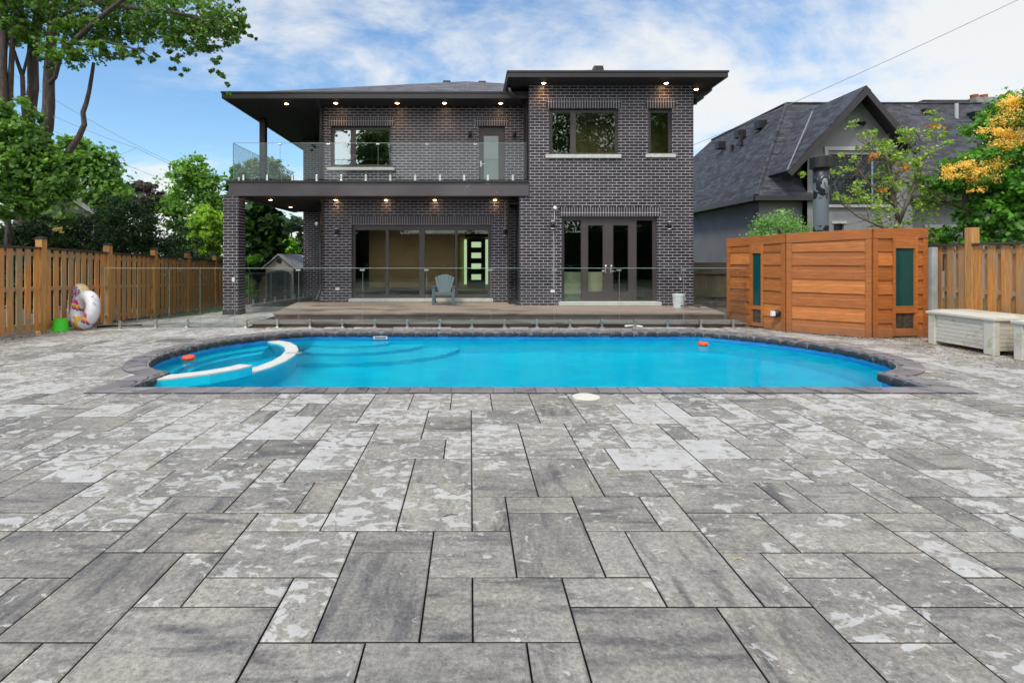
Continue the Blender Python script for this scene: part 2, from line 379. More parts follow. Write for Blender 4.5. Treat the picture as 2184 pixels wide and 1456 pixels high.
# --- the patio of large concrete slabs (the foreground joints follow the real ones)
B = .21; PX0 = .01; PY0 = 2.064
SL = [(-7,-1,-4,1),(-8,-1,-7,0),(-10,0,-9,2),(-12,2,-9,4),(-9,3,-8,5),(-8,3,-6,5),(-7,1,-6,3),(-6,2,-3,4),(-6,1,-4,2),(-4,0,-3,2),(-3,0,-1,3),(-1,0,0,2),(0,0,2,2),(2,1,4,2),(2,-2,5,1),(1,-2,2,0),(-2,-2,1,0),(-4,-2,-2,0),(4,1,6,4),(3,2,4,4),(0,4,1,6),(1,5,3,6),(1,2,3,5),(-1,2,1,4),(-3,3,-1,4),(6,1,7,3),(7,2,9,3),(7,0,9,2),(7,-1,9,0),(5,-2,7,1),(9,1,11,3),(9,-1,11,1),(11,2,12,4),(11,1,12,2),(6,3,8,5),(8,3,11,5),(11,4,13,5),(-4,4,-2,6),(-2,4,0,7),(-4,6,-2,9),(-2,7,0,9),(-5,5,-4,7),(-7,5,-5,7),(-6,4,-4,5),(-6,7,-4,8),(-7,7,-6,9),(-6,8,-4,10),(-4,9,-1,11),(-1,9,0,11),(-4,11,-2,13),(-2,11,0,12),(-2,12,0,14),(-2,14,0,15),(-5,13,-2,15),(-7,16,-5,18),(-7,13,-5,16),(-5,15,-3,18),(-3,16,-1,18),(-3,15,-1,16),(-1,17,1,18),(-1,15,1,17),(1,16,3,18),(1,15,3,16),(0,13,3,15),(0,10,2,13),(0,8,2,10),(0,6,2,8),(3,14,5,18),(3,13,5,14),(2,11,4,13),(2,9,4,11),(2,6,4,9),(4,12,6,13),(4,10,6,12),(6,10,8,13),(8,11,9,13),(4,8,5,10),(5,8,8,10),(4,6,6,8),(6,7,8,8),(6,5,9,7),(3,4,5,6),(5,4,6,6),(5,16,8,18),(5,15,7,16),(5,13,7,15),(7,13,9,16),(9,14,10,16),(8,16,10,18),(10,15,12,18),(10,14,12,15),(9,12,11,14),(9,11,11,12),(8,9,10,11),(8,7,11,9),(10,9,12,11),(12,9,14,11),(11,7,13,9),(10,5,12,7),(9,5,10,7),(12,5,13,7),(13,6,15,9),(14,9,15,11),(15,10,17,12),(15,8,16,10),(16,8,18,10),(15,6,17,8),(13,11,15,12),(-11,4,-9,6),(-12,4,-11,6),(-9,5,-7,6),(-10,6,-7,8),(-12,6,-10,8),(-14,7,-12,8),(-14,5,-12,7),(-9,8,-7,9),(-11,8,-9,10),(-13,8,-11,11),(-15,8,-13,10),(-16,10,-13,12),(-13,11,-11,13),(-11,10,-9,13),(-9,11,-7,14),(-7,11,-6,13),(-6,12,-4,13),(-6,10,-4,12),(-8,9,-6,11),(-9,0,-7,3)]
DARK = {(-9,0,-7,3):-.6, (4,10,6,12):-.8, (-8,-1,-7,0):-.5,(-11,4,-9,6):-.8,(-12,4,-11,6):9,(-7,-1,-4,1):.5,(1,-2,2,0):.2,(2,-2,5,1):-.3,(7,0,9,2):-.4,(6,3,8,5):-.3,(-2,12,0,14):-.7,(-4,11,-2,13):8,(2,1,4,2):.7,(0,0,2,2):.2,(-3,0,-1,3):-.2,(12,9,14,11):8,(8,9,10,11):-.2,(4,12,6,13):-.5,(-9,11,-7,14):.4,(-1,15,1,17):9,(-1,17,1,18):8}
rnd = random.Random(7)
occ = {}
def take(r):
    for i in range(r[0], r[2]):
        for j in range(r[1], r[3]): occ[(i, j)] = 1
slabs = list(SL)
for r in SL: take(r)
I0, I1, J0, J1 = -42, 43, -22, 68
def free(i, j, w_, h_): return all((a, b) not in occ and I0 <= a < I1 and J0 <= b < J1 for a in range(i, i+w_) for b in range(j, j+h_))
for j in range(J0, J1):
    for i in range(I0, I1):
        if (i, j) in occ: continue
        opts = [((3,2),3),((2,2),3),((2,3),2.2),((2,1),1.6),((1,2),1.6)]
        ok = [(s_, w_) for s_, w_ in opts if free(i, j, *s_)]
        if not ok: s_ = (1,1)
        else:
            s_ = rnd.choices([a for a, _ in ok], [b for _, b in ok])[0]
        r = (i, j, i+s_[0], j+s_[1]); take(r); slabs.append(r)
V = []; FC = []; COL = []
def slab_quad(pts, col):
    n = len(V); V.extend(pts); FC.append(tuple(range(n, n+len(pts)))); COL.append(col)
def in_patio(x, y):
    if x < -8.62 - .0 or x > 8.75: return False
    if y < 11.5: return True
    if x > -4.9: return False
    return y < 16.3 and x > -8.62 and not (y > 14.4 and x < -6.6 - .9*(1-sm(14.4,16.2,y)))
for r in slabs:
    x0, y0, x1, y1 = PX0+r[0]*B, PY0+r[1]*B, PX0+r[2]*B, PY0+r[3]*B
    cx_, cy_ = (x0+x1)/2, (y0+y1)/2
    if not in_patio(cx_, cy_): continue
    t = rnd.gauss(0, .42); d = DARK.get(r)
    dist = sm(1.8, 5.2, cy_)
    cov = .008 + .098*dist + rnd.gauss(0, .040)
    if d is not None and d < 5: t = d
    if d is not None and d > 5: cov = .09; t = .7
    elif rnd.random() < .04*dist: cov += .10
    wth, dep = r[2]-r[0], r[3]-r[1]
    col = (max(0, min(1, .5+.5*t)), rnd.random(), max(0, min(1, cov+.5)), 1.0 if (wth >= dep) != (rnd.random() < .12) else 0.0)
    g = .0042; b_ = .006; dz = rnd.uniform(-.0015, .0015)
    tilt = (rnd.uniform(-.001,.001), rnd.uniform(-.001,.001))
    corners = [(x0,y0),(x1,y0),(x1,y1),(x0,y1)]
    st = [inside(c, CUT) for c in corners] + [inside((cx_,cy_), CUT)]
    near_pool = any(st) or any(inside(((x0*(1-s)+x1*s),(y0*(1-u)+y1*u)), CUT) for s in (.25,.5,.75) for u in (.25,.5,.75))
    if not near_pool:
        zf = lambda x, y: ground_z(x, y)+dz
        o_ = [(x0+g,y0+g),(x1-g,y0+g),(x1-g,y1-g),(x0+g,y1-g)]; q_ = g+b_
        i_ = [(x0+q_,y0+q_),(x1-q_,y0+q_),(x1-q_,y1-q_),(x0+q_,y1-q_)]
        slab_quad([(x,y,zf(x,y)) for x,y in i_], col)
        for k in range(4):
            a, b2 = k, (k+1) % 4
            slab_quad([(*o_[a],zf(*o_[a])-.004),(*o_[b2],zf(*o_[b2])-.004),(*i_[b2],zf(*i_[b2])),(*i_[a],zf(*i_[a]))], col)
            slab_quad([(*o_[a],zf(*o_[a])-.03),(*o_[b2],zf(*o_[b2])-.03),(*o_[b2],zf(*o_[b2])-.004),(*o_[a],zf(*o_[a])-.004)], col)
    else:
        nx = max(1, round((x1-x0)/.07)); ny = max(1, round((y1-y0)/.07))
        for a in range(nx):
            for c in range(ny):
                xa, xb = x0+g+(x1-x0-2*g)*a/nx, x0+g+(x1-x0-2*g)*(a+1)/nx; ya, yb = y0+g+(y1-y0-2*g)*c/ny, y0+g+(y1-y0-2*g)*(c+1)/ny
                if inside(((xa+xb)/2,(ya+yb)/2), CUT): continue
                slab_quad([(xa,ya,dz),(xb,ya,dz),(xb,yb,dz),(xa,yb,dz)], col)
def slab_mat():
    q = N('concrete_slabs'); p = q.pos(); at = q.attr('slab'); s_ = q.n('ShaderNodeSeparateColor'); q.l(at.outputs['Color'], s_.inputs[0])
    tone, rn, cov, ori = s_.outputs[0], s_.outputs[1], s_.outputs[2], at.outputs['Alpha']
    cb = q.n('ShaderNodeCombineXYZ'); q.l(q.math('MULTIPLY', rn, 61.0), cb.inputs[0]); q.l(q.math('MULTIPLY', rn, 143.0), cb.inputs[1]); q.l(q.math('MULTIPLY', rn, 17.0), cb.inputs[2])
    ad = q.n('ShaderNodeVectorMath', operation='ADD'); q.l(p, ad.inputs[0]); q.l(cb.outputs[0], ad.inputs[1]); v = ad.outputs[0]
    sx = q.noise(q.map(v, (2.2,11,1)), 1, 6, .62, .3); sy = q.noise(q.map(v, (11,2.2,1)), 1, 6, .62, .3)
    mx = q.n('ShaderNodeMix', data_type='FLOAT'); q.l(ori, mx.inputs[0]); q.l(sy, mx.inputs[2]); q.l(sx, mx.inputs[3]); st = mx.outputs[0]
    base = q.mix(q.ramp(tone, 0, 1), (.118,.115,.112), (.312,.297,.270))
    warm = q.ramp(q.noise(v, 1.7, 4, .6), .42, .66); base = q.mix(q.math('MULTIPLY', warm, .7), base, (.345,.315,.262))
    base = q.mix(q.math('MULTIPLY', q.ramp(st, .50, .66), .85), base, (.088,.086,.092))
    base = q.mix(q.math('MULTIPLY', q.ramp(st, .50, .32), .45), base, (.33,.31,.27))
    base = q.mix(q.ramp(q.math('SUBTRACT', cov, .5), .02, .16, 0, .62), base, q.mix(tone, (.27,.26,.235), (.42,.395,.35)))
    gr = q.noise(v, 52, 6, .85); base = q.mix(.8, base, q.mix(q.ramp(gr, .30, .70), (.30,.30,.30), (1.75,1.75,1.75)), 'MULTIPLY')
    md = q.noise(v, 24, 5, .7); base = q.mix(.7, base, q.mix(q.ramp(md, .32, .68), (.70,.70,.71), (1.28,1.27,1.25)), 'MULTIPLY')
    pit = q.noise(v, 33, 3, .8); base = q.mix(q.math('MULTIPLY', q.ramp(pit, .665, .70), .8), base, (.03,.028,.026))
    grit = q.noise(v, 120, 2, .5); base = q.mix(q.math('MULTIPLY', q.ramp(grit, .73, .75), .8), base, (.55,.53,.5))
    # pale dry patches with crisp, ragged outlines
    cv = q.math('SUBTRACT', cov, .5); v2 = q.map(v, (1,1.35,1)); 
    bl = q.math('ADD', q.math('MULTIPLY', q.noise(v2, 6.6, 3, .58, 1.1), .70), q.math('MULTIPLY', q.noise(v, 17, 6, .68, .8), .30))
    th = q.math('SUBTRACT', .63, cv); d_ = q.math('SUBTRACT', bl, th)
    f = q.ramp(d_, -.002, .014); f = q.math('MULTIPLY', f, q.ramp(q.noise(v, 6, 5, .7), .35, .6, .62, .95))
    f2 = q.ramp(q.math('ADD', q.noise(v2, 21, 4, .6, .8), q.math('MULTIPLY', cv, .35)), .655, .675); f2 = q.math('MULTIPLY', f2, q.ramp(q.noise(v, 3.1, 2, .5), .47, .56)); f = q.math('MAXIMUM', f, q.math('MULTIPLY', f2, .6))
    c = q.mix(f, base, q.mix(q.noise(v, 9, 4), (.46,.455,.445), (.57,.565,.55)))
    rim = q.math('MULTIPLY', q.ramp(d_, -.02, 0), q.ramp(d_, .02, .0)); c = q.mix(q.math('MULTIPLY', rim, .25), c, (.42,.38,.30))
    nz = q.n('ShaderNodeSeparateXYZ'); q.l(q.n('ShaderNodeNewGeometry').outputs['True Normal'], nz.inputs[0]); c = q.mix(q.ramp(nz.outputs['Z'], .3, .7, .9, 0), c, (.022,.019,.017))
    h = q.math('ADD', q.math('MULTIPLY', gr, .6), q.math('MULTIPLY', st, .4))
    return q.done(q.bsdf(c, .62, 0, q.bump(h, .35, .004), .4))
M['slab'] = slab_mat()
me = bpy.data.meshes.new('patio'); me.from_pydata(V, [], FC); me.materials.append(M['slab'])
ca = me.color_attributes.new('slab', 'FLOAT_COLOR', 'CORNER')
arr = np.repeat(np.array(COL, dtype=np.float32), [len(f) for f in FC], axis=0); ca.data.foreach_set('color', arr.ravel())
po = bpy.data.objects.new('patio', me); sc.collection.objects.link(po); tag(po, kind='structure')

# --- coping stones round the pool
def coping_mat():
    q = N('coping_stone'); p = q.pos(); isl = q.island(); n = q.noise(p, 2.4, 5, .6)
    c = q.mix(isl, (.165,.150,.152), (.25,.232,.232)); c = q.mix(.6, c, q.mix(q.ramp(n, .3, .7), (.6,.6,.62), (1.35,1.35,1.4)), 'MULTIPLY')
    g = q.noise(p, 60, 5, .7); c = q.mix(.5, c, q.mix(g, (.5,.5,.5), (1.6,1.6,1.6)), 'MULTIPLY')
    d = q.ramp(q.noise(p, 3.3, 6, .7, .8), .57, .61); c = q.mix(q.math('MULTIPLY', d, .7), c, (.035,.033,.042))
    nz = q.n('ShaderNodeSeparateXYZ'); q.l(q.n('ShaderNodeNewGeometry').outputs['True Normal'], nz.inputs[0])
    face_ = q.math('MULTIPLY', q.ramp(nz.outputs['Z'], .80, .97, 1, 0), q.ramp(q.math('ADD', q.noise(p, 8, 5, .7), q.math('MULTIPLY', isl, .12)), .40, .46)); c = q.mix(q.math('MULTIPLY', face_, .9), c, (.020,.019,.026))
    return q.done(q.bsdf(c, .6, 0, q.bump(g, .4, .005)))
M['coping'] = coping_mat()
def along(poly, step):
    n = len(poly); pts = [Vector(p) for p in poly]; cum = [0]
    for i in range(n): cum.append(cum[-1] + (pts[(i+1) % n]-pts[i]).length)
    return pts, cum
cop = MB(); n = len(POOL)
# arc-length cut of the ring into stones; profile has a rounded nose that overhangs the water
inn = offset(POOL, -.02); out_ = offset(POOL, .295)
pts, cum = along(POOL, .21)
total = cum[-1]; ns = round(total/.235); ang = []
def at(s_, loop):
    s_ %= total
    for i in range(n):
        if cum[i+1] >= s_-1e-9:
            t = (s_-cum[i])/max(1e-9, cum[i+1]-cum[i]); a = Vector(loop[i]); b = Vector(loop[(i+1) % n]); return a.lerp(b, t)
prof = [(1,0.001),(1,.012),(.26,.016),(.14,.008),(.05,-.012),(.0,-.042),(.0,-.080),(.05,-.108),(1,-.108)]
stops = sorted(set([0.0] + [round(total*k/ns, 5) for k in range(ns)] + []))
for k in range(ns):
    s0, s1 = total*k/ns+.004, total*(k+1)/ns-.004; rows = []
    sub = [s0, s0+.045, (s0+s1)/2, s1-.045, s1]
    jz = rnd.uniform(-.002,.002)
    for s_ in sub:
        a = at(s_, inn); b = at(s_, out_); ends = min(1, max(.0, min(s_-s0, s1-s_))/.05); pf = rnd.uniform(-.05, .01) + .02*(1-ends)
        rows.append([(a.lerp(b, t+(pf if t < .2 else 0)).x, a.lerp(b, t+(pf if t < .2 else 0)).y, z+jz-(.012*(1-ends) if t < .2 else 0)) for t, z in prof])
    m_ = len(prof); base = len(cop.v); cop.v += [v for r_ in rows for v in r_]
    for i in range(len(rows)-1):
        for j in range(m_): cop.f.append((base+i*m_+j, base+i*m_+(j+1) % m_, base+(i+1)*m_+(j+1) % m_, base+(i+1)*m_+j))
    cop.f.append(tuple(base+j for j in range(m_))); cop.f.append(tuple(base+(len(rows)-1)*m_+j for j in range(m_))[::-1])
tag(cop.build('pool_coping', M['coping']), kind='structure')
gr = MB(); a_ = offset(POOL, -.012); b_ = offset(POOL, .285)
for i in range(n):
    j = (i+1) % n; gr.quad((*a_[i], -.0), (*a_[j], -.0), (*b_[j], .004), (*b_[i], .004)); gr.quad((*a_[i], -.10), (*a_[j], -.10), (*a_[j], -.0), (*a_[i], -.0))
tag(gr.build('coping_grout', simple('pale_grout', (.22,.21,.20), .9, 0, .2, 8, .2)), kind='structure')
# --- basin and water
def liner(name, c1, c2, sc_=1.2):
    q = N(name); p = q.pos(); n_ = q.noise(p, sc_, 4, .6, .6); c = q.mix(q.ramp(n_, .35, .65), c1, c2); return q.done(q.bsdf(c, .5))
M['liner'] = liner('pool_liner', (.0,.62,.88), (.0,.74,.90)); M['band'] = liner('waterline_band', (.02,.33,.80), (.05,.44,.86), 3)
WZ = -.17; BZ = -1.25
bs = MB(); inw = offset(POOL, .03); bot = offset(POOL, -.35)
for i in range(n):
    j = (i+1) % n
    bs.quad((*inw[i], -.34), (*inw[j], -.34), (*bot[j], BZ), (*bot[i], BZ))
basin = bs
fl = MB(); fl.add([(p[0], p[1], BZ) for p in bot], [tuple(range(n))])
tag(fl.build('pool_floor', M['liner']), kind='structure'); tag(basin.build('pool_wall', M['liner']), kind='structure')
bd = MB()
for i in range(n):
    j = (i+1) % n; bd.quad((*inw[i], -.05), (*inw[j], -.05), (*inw[j], -.34), (*inw[i], -.34))
tag(bd.build('pool_waterline', M['band']), kind='structure')
def water_mat():
    q = N('pool_water'); p = q.pos()
    nb = q.bump(q.math('ADD', q.noise(q.map(p, (1,1.4,1)), 1.6, 3, .5), q.math('MULTIPLY', q.noise(p, 6, 4), .22)), .45, .05)
    rf = q.n('ShaderNodeBsdfRefraction'); rf.inputs['IOR'].default_value = 1.33; rf.inputs['Roughness'].default_value = 0; rf.inputs[0].default_value = (.72,.98,1,1); q.l(nb, rf.inputs['Normal'])
    gl = q.n('ShaderNodeBsdfGlossy'); gl.inputs['Roughness'].default_value = .03; q.l(nb, gl.inputs['Normal'])
    f = q.n('ShaderNodeFresnel'); f.inputs[0].default_value = 1.33; q.l(nb, f.inputs['Normal'])
    mx = q.n('ShaderNodeMixShader'); q.l(q.math('MULTIPLY', f.outputs[0], .38), mx.inputs[0]); q.l(rf.outputs[0], mx.inputs[1]); q.l(gl.outputs[0], mx.inputs[2])
    return q.done(mx.outputs[0])
M['water'] = water_mat()
wt = MB(); ww = offset(POOL, .028); wt.add([(p[0], p[1], WZ) for p in ww], [tuple(range(n))])
tag(wt.build('pool_water', M['water']), kind='structure')
# steps in the far left corner of the pool
M['step'] = liner('step_liner', (.005,.62,.86), (.02,.735,.89), 2)
st = MB()
for k, (r_, z) in enumerate(((.6,-.42),(1.1,-.66),(1.7,-.92))):
    c0 = (-3.0, 10.85); pts_ = [(c0[0]-.6, c0[1])]
    for a in range(0, 13):
        t = R(180 + 180*a/12); pts_.append((c0[0]+.5 + (r_*1.25+.2)*math.cos(t), c0[1] + r_*math.sin(t)))
    pts_.append((c0[0]+2, c0[1])); pts_ = [(max(-3.15, x), y) for x, y in pts_]
    st.prism(pts_, BZ-.0+.001*k, z)
tag(st.build('pool_steps', M['step']), kind='structure')
# spa basin in the left bay, its bench and its low curved dam wall
M['spawhite'] = simple('white_dam_top', (.66,.66,.63), .5, 0, .08, 8, .05)
arc = [(-4.05,6.62),(-3.75,6.78),(-3.45,7.0),(-3.20,7.33),(-3.12,7.55),(-3.0,7.95),(-2.94,8.4),(-2.96,8.9),(-3.06,9.4),(-3.24,9.85),(-3.5,10.25),(-3.9,10.55)]
def wallstrip(mb_, pts_, wd, z0, z1):
    lft = []; rgt = []
    for i, p in enumerate(pts_):
        a = Vector(pts_[max(0,i-1)]); b = Vector(pts_[min(len(pts_)-1,i+1)]); d = (b-a).normalized(); nn = Vector((-d.y, d.x))
        lft.append(Vector(p)+nn*wd); rgt.append(Vector(p))
    for i in range(len(pts_)-1):
        q_ = [rgt[i], rgt[i+1], lft[i+1], lft[i]]
        mb_.add([(v.x,v.y,z0) for v in q_]+[(v.x,v.y,z1) for v in q_], [(4,5,6,7),(0,1,5,4),(1,2,6,5),(2,3,7,6),(3,0,4,7)])
dw = MB(); wallstrip(dw, arc[:5], .23, BZ, -.055); w2 = MB(); wallstrip(dw, arc[4:], .22, BZ, WZ-.0+.012)
dt = thing('spa_dam_wall', (-3.1,8.4,BZ), 'low curved white topped dam wall with blue liner sides dividing the small left bay from the pool', 'wall')
dw.build('wall_body', M['liner'], dt)
tp = MB(); wallstrip(tp, arc[:5], .23, -.054, -.030); wallstrip(tp, arc[4:], .22, WZ+.013, WZ+.035); tp.build('wall_top', M['spawhite'], dt, .006)
gt = MB()
for k in range(9): gt.box(-3.17+.03*k, -3.155+.03*k, 9.0, 9.16, WZ+.035, WZ+.038)
gt.build('drain_grate', simple('grey_grate', (.45,.45,.43), .5), dt)
sb = MB()
ctr = Vector((-3.75, 8.6))
for k, (s_, z) in enumerate(((.98,-.45),(.80,-.70))):
    ring = [(ctr + (Vector(p)-ctr)*s_) for p in POOL if p[0] < -3.9 and p[1] > 7.0]
    inner = [(ctr + (Vector((p.x,p.y))-ctr)*.78) for p in ring]
    for i in range(len(ring)-1):
        q_ = [ring[i], ring[i+1], inner[i+1], inner[i]]
        sb.add([(v.x,v.y,z) for v in q_]+[(v.x,v.y,BZ) for v in (inner[i+1], inner[i])], [(0,1,2,3),(3,2,4,5)])
tag(sb.build('spa_bench', M['step']), kind='structure')

# ================================================================ BRICK HOUSE
YL, YR, YB = 15.0, 13.96, 13.90         # left wall, right wall, balcony beam front
DK = .247                                # deck level
house = thing('brick_house', (0, 15, 0), 'two storey dark brick house with hipped roof and glass railed balcony facing the pool', 'house')
def wall_xz(mb, x0, x1, z0, z1, y, th, ops, sides=(1,1)):
    X = sorted(set([x0, x1] + [v for o in ops for v in (o[0], o[1])])); Z = sorted(set([z0, z1] + [v for o in ops for v in (o[2], o[3])]))
    X = [v for v in X if x0 <= v <= x1]; Z = [v for v in Z if z0 <= v <= z1]
    def solid(i, j):
        if not (0 <= i < len(X)-1 and 0 <= j < len(Z)-1): return False
        cx, cz = (X[i]+X[i+1])/2, (Z[j]+Z[j+1])/2
        return not any(o[0] < cx < o[1] and o[2] < cz < o[3] for o in ops)
    for i in range(len(X)-1):
        for j in range(len(Z)-1):
            if not solid(i, j): continue
            a, b, c, d = X[i], X[i+1], Z[j], Z[j+1]
            mb.quad((a,y,c),(b,y,c),(b,y,d),(a,y,d)); mb.quad((b,y+th,c),(a,y+th,c),(a,y+th,d),(b,y+th,d))
            if not solid(i-1, j): mb.quad((a,y+th,c),(a,y,c),(a,y,d),(a,y+th,d))
            if not solid(i+1, j): mb.quad((b,y,c),(b,y+th,c),(b,y+th,d),(b,y,d))
            if not solid(i, j-1): mb.quad((a,y+th,c),(b,y+th,c),(b,y,c),(a,y,c))
            if not solid(i, j+1): mb.quad((a,y,d),(b,y,d),(b,y+th,d),(a,y+th,d))
def rect(xa, xb, ya, yb, Y): return (PX(xa, Y), PX(xb, Y), PZ(yb, Y), PZ(ya, Y))
oLW = rect(705.5, 834, 269, 356, YL); oLD = rect(1020.5, 1077, 269, 386.5, YL); oSL = rect(750, 1047.5, 479, 636.5, YL)
oRW = rect(1171.5, 1318.5, 231.5, 328.5, YR); oRS = rect(1383, 1434, 231.5, 327.5, YR); oFD = rect(1198.5, 1402, 461.5, 643.5, YR)
X0L, X1L = PX(683, YL), PX(1128, YR)
mb = MB(); wall_xz(mb, X0L, X1L+.05, 0, 5.9, YL, .3, [oLW, oLD, oSL])
mb.build('left_wall', M['brick'], house)
mb = MB(); wall_xz(mb, PX(1127.5, YR), PX(1479, YR), 0, 6.15, YR, .3, [oRW, oRS, oFD]); mb.build('right_wall', M['brick'], house)
mb = MB(); mb.box(PX(1108.5, YR), PX(1127.4, YR), YR, YL, 0, 3.14); mb.build('pilaster', M['brick'], house)
mb = MB(); mb.quad((X0L, 19, 0), (X0L, YL, 0), (X0L, YL, 5.9), (X0L, 19, 5.9)); mb.build('side_wall', M['brick_side'], house); mb = MB(); xr = PX(1479, YR)
mb.quad((xr, YR, 0), (xr, 24, 0), (xr, 24, 6.15), (xr, YR, 6.15)); mb.build('side_wall', M['brick_side'], house); mb = MB(); xm = PX(1127.5, YR)
mb.quad((xm, YL, 3.1), (xm, YR, 3.1), (xm, YR, 6.15), (xm, YL, 6.15))
mb.build('side_wall', M['brick_side'], house); mb = MB(); xb = -6.08; mb.quad((xb, 27, -.6), (xb, 19.2, -.6), (xb, 19.2, 5.9), (xb, 27, 5.9))
mb.build('side_wall', M['brick_side'], house)
mb = MB(); mb.box(xb, X0L+.1, 19.2, 19.5, -.6, 5.9); mb.build('rear_wing_wall', M['brick'], house)
# soldier courses, sills
for a, b, c, d, Y in ((700,841,251.5,268.6,YL),(1013,1084,252,268.6,YL),(748.5,1053,461,478.6,YL),(1165,1325.5,211,231.2,YR),(1377.5,1441.5,211,231.2,YR),(1193.5,1410.5,442,461.2,YR)):
    r = rect(a, b, c, d, Y); mb = MB(); mb.box(r[0], r[1], Y-.012, Y+.05, r[2], r[3]); mb.build('lintel', M['soldier'], house)
for a, b, c, d, Y, pr in ((697,841.5,356.5,363,YL,.06),(743,1052,637,644,YL,.12),(1164,1325.5,329,337,YR,.06),(1378,1442,328,335.5,YR,.06),(1193,1411.5,644,652,YR,.16)):
    r = rect(a, b, c, d, Y-pr); mb = MB(); mb.box(r[0], r[1], Y-pr, Y+.12, max(r[2], DK+.0 if c > 600 else 0), r[3]); mb.build('sill', M['stone'], house, .008)
# windows: frame with its panes
def window(name, r, Y, panes, th=.055, set_=.10, gl='wglass', dep=.09):
    f = MB(); z0, z1 = r[2], r[3]; y = Y+set_
    ps = [(PX(a, y), PX(b, y), PZ(d, y), PZ(c, y)) for a, b, c, d in panes]
    wall_xz(f, r[0]+.002, r[1]-.002, z0+.002, z1-.002, y, dep, ps)
    fo = f.build(name, M['frame'], house, .006)
    for k, p in enumerate(ps):
        g = MB(); g.box(p[0]-.01, p[1]+.01, y+.03, y+.045, p[2]-.01, p[3]+.01); g.build('pane', M[gl if isinstance(gl, str) else gl[k]], fo)
        b = MB(); e = .014
        for (xa, xb_, za, zb) in ((p[0],p[1],p[2],p[2]+e),(p[0],p[1],p[3]-e,p[3]),(p[0],p[0]+e,p[2]+e,p[3]-e),(p[1]-e,p[1],p[2]+e,p[3]-e)):
            b.box(xa, xb_, y+.012, y+.028, za, zb)
        b.build('glazing_bead', M['frame'], fo)
    return fo
window('window', oLW, YL, [(712,748.5,276,352),(757.5,831,276,352)], gl=('wglass_hi','wglass_hi'))
window('window', oRW, YR, [(1177,1217.5,239.5,327),(1227.5,1313,239.5,327)])
window('window', oRS, YR, [(1387,1427,239.5,326.5)])
window('sliding_door', oSL, YL, [(757,823.5,490,630),(828.5,895,490,630),(905,971,490,630),(975,1042,490,630)], gl='dglass')
bd_ = window('balcony_door', oLD, YL, [(1031,1064,288,384)], gl='wglass')
fd = window('french_door', oFD, YR, [(1202.5,1240.5,469,641),(1253.5,1287,480,623),(1307,1341,480,623),(1357,1393,469,641)], gl=('wglass','dglass','dglass','dglass'))
for x in (1291.5, 1303):
    p = P(x, 578, YR+.1); q_ = MB(); q_.box(p.x-.018, p.x+.018, YR+.085, YR+.1, p.z-.05, p.z+.16); q_.tube([(p.x, YR+.085, p.z), (p.x, YR+.04, p.z), (p.x+(.11 if x > 1300 else -.11), YR+.04, p.z)], .010, 8)
    q_.lathe((p.x, YR+.07, p.z+.13), [(.03,-.03),(.03,.03)], 12); q_.build('door_handle', M['steel'], fd, 0, True)
p = P(1025.5, 351, YL+.1); q_ = MB(); q_.box(p.x-.02, p.x+.02, YL+.08, YL+.1, p.z-.06, p.z+.1); q_.tube([(p.x, YL+.085, p.z), (p.x, YL+.04, p.z), (p.x+.1, YL+.04, p.z)], .011, 8); q_.build('door_handle', M['steel'], bd_)
# rooms behind the glass
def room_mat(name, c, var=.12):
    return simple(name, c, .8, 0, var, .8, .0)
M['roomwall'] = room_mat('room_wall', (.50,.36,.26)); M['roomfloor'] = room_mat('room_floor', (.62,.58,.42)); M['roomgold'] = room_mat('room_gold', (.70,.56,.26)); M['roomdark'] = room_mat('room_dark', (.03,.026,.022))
def room(x0, x1, y0, y1, z0, z1, wm, fm, cm):
    a = MB(); a.quad((x0,y1,z0),(x1,y1,z0),(x1,y1,z1),(x0,y1,z1)); a.quad((x0,y0,z0),(x0,y1,z0),(x0,y1,z1),(x0,y0,z1)); a.quad((x1,y1,z0),(x1,y0,z0),(x1,y0,z1),(x1,y1,z1)); a.build('room_wall', M[wm], house)
    a = MB(); a.box(x0,x1,y0,y1,z0-.05,z0); a.build('room_floor', M[fm], house); a = MB(); a.box(x0,x1,y0,y1,z1,z1+.05); a.build('room_ceiling', M[cm], house)
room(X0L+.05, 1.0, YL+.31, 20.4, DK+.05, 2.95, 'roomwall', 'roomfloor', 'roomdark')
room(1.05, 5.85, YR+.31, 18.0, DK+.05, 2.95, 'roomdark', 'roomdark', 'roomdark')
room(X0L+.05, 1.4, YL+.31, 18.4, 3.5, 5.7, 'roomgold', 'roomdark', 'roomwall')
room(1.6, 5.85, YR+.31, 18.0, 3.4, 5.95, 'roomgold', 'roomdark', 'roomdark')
# inside: front door with four frosted lights, sidelights, column, cabinet
yd = 20.2
M['blind'] = simple('brown_blind', (.40,.29,.20), .8, 0, .12, 2, .1)
q_ = MB(); q_.box(PX(787,16.3), PX(969,16.3), 16.3, 16.33, DK+.35, 2.9); q_.build('blind', M['blind'], house)
M['olive'] = simple('olive_wall', (.56,.47,.24), .8, 0, .15, 1.2, 0)
for a0, a1, y_, z0_, z1_ in ((1222,1320,YR+1.3,4.0,5.7),(1015,1085,YL+1.6,3.6,5.6),(1380,1440,YR+1.2,4.0,5.6)):
    q_ = MB(); q_.box(PX(a0,y_), PX(a1,y_), y_, y_+.05, z0_, z1_); q_.build('inner_wall', M['olive'], house)
def back(a, b, c, d, m, nm, th=.05, y=None):
    y = y or yd; r = rect(a, b, c, d, y); q = MB(); q.box(r[0], r[1], y, y+th, r[2], r[3]); return q.build(nm, m, house)
back(977, 1049, 487, 634, M['roomgold'], 'hall_wall', .05, 20.3)
fdoor = back(996, 1035, 509, 616, M['roomdark'], 'front_door', .05)
frost = emit_mat('frosted_daylight_glow', (.62,.86,.62), .62)  # panes emit their own glow in place of daylight from the street
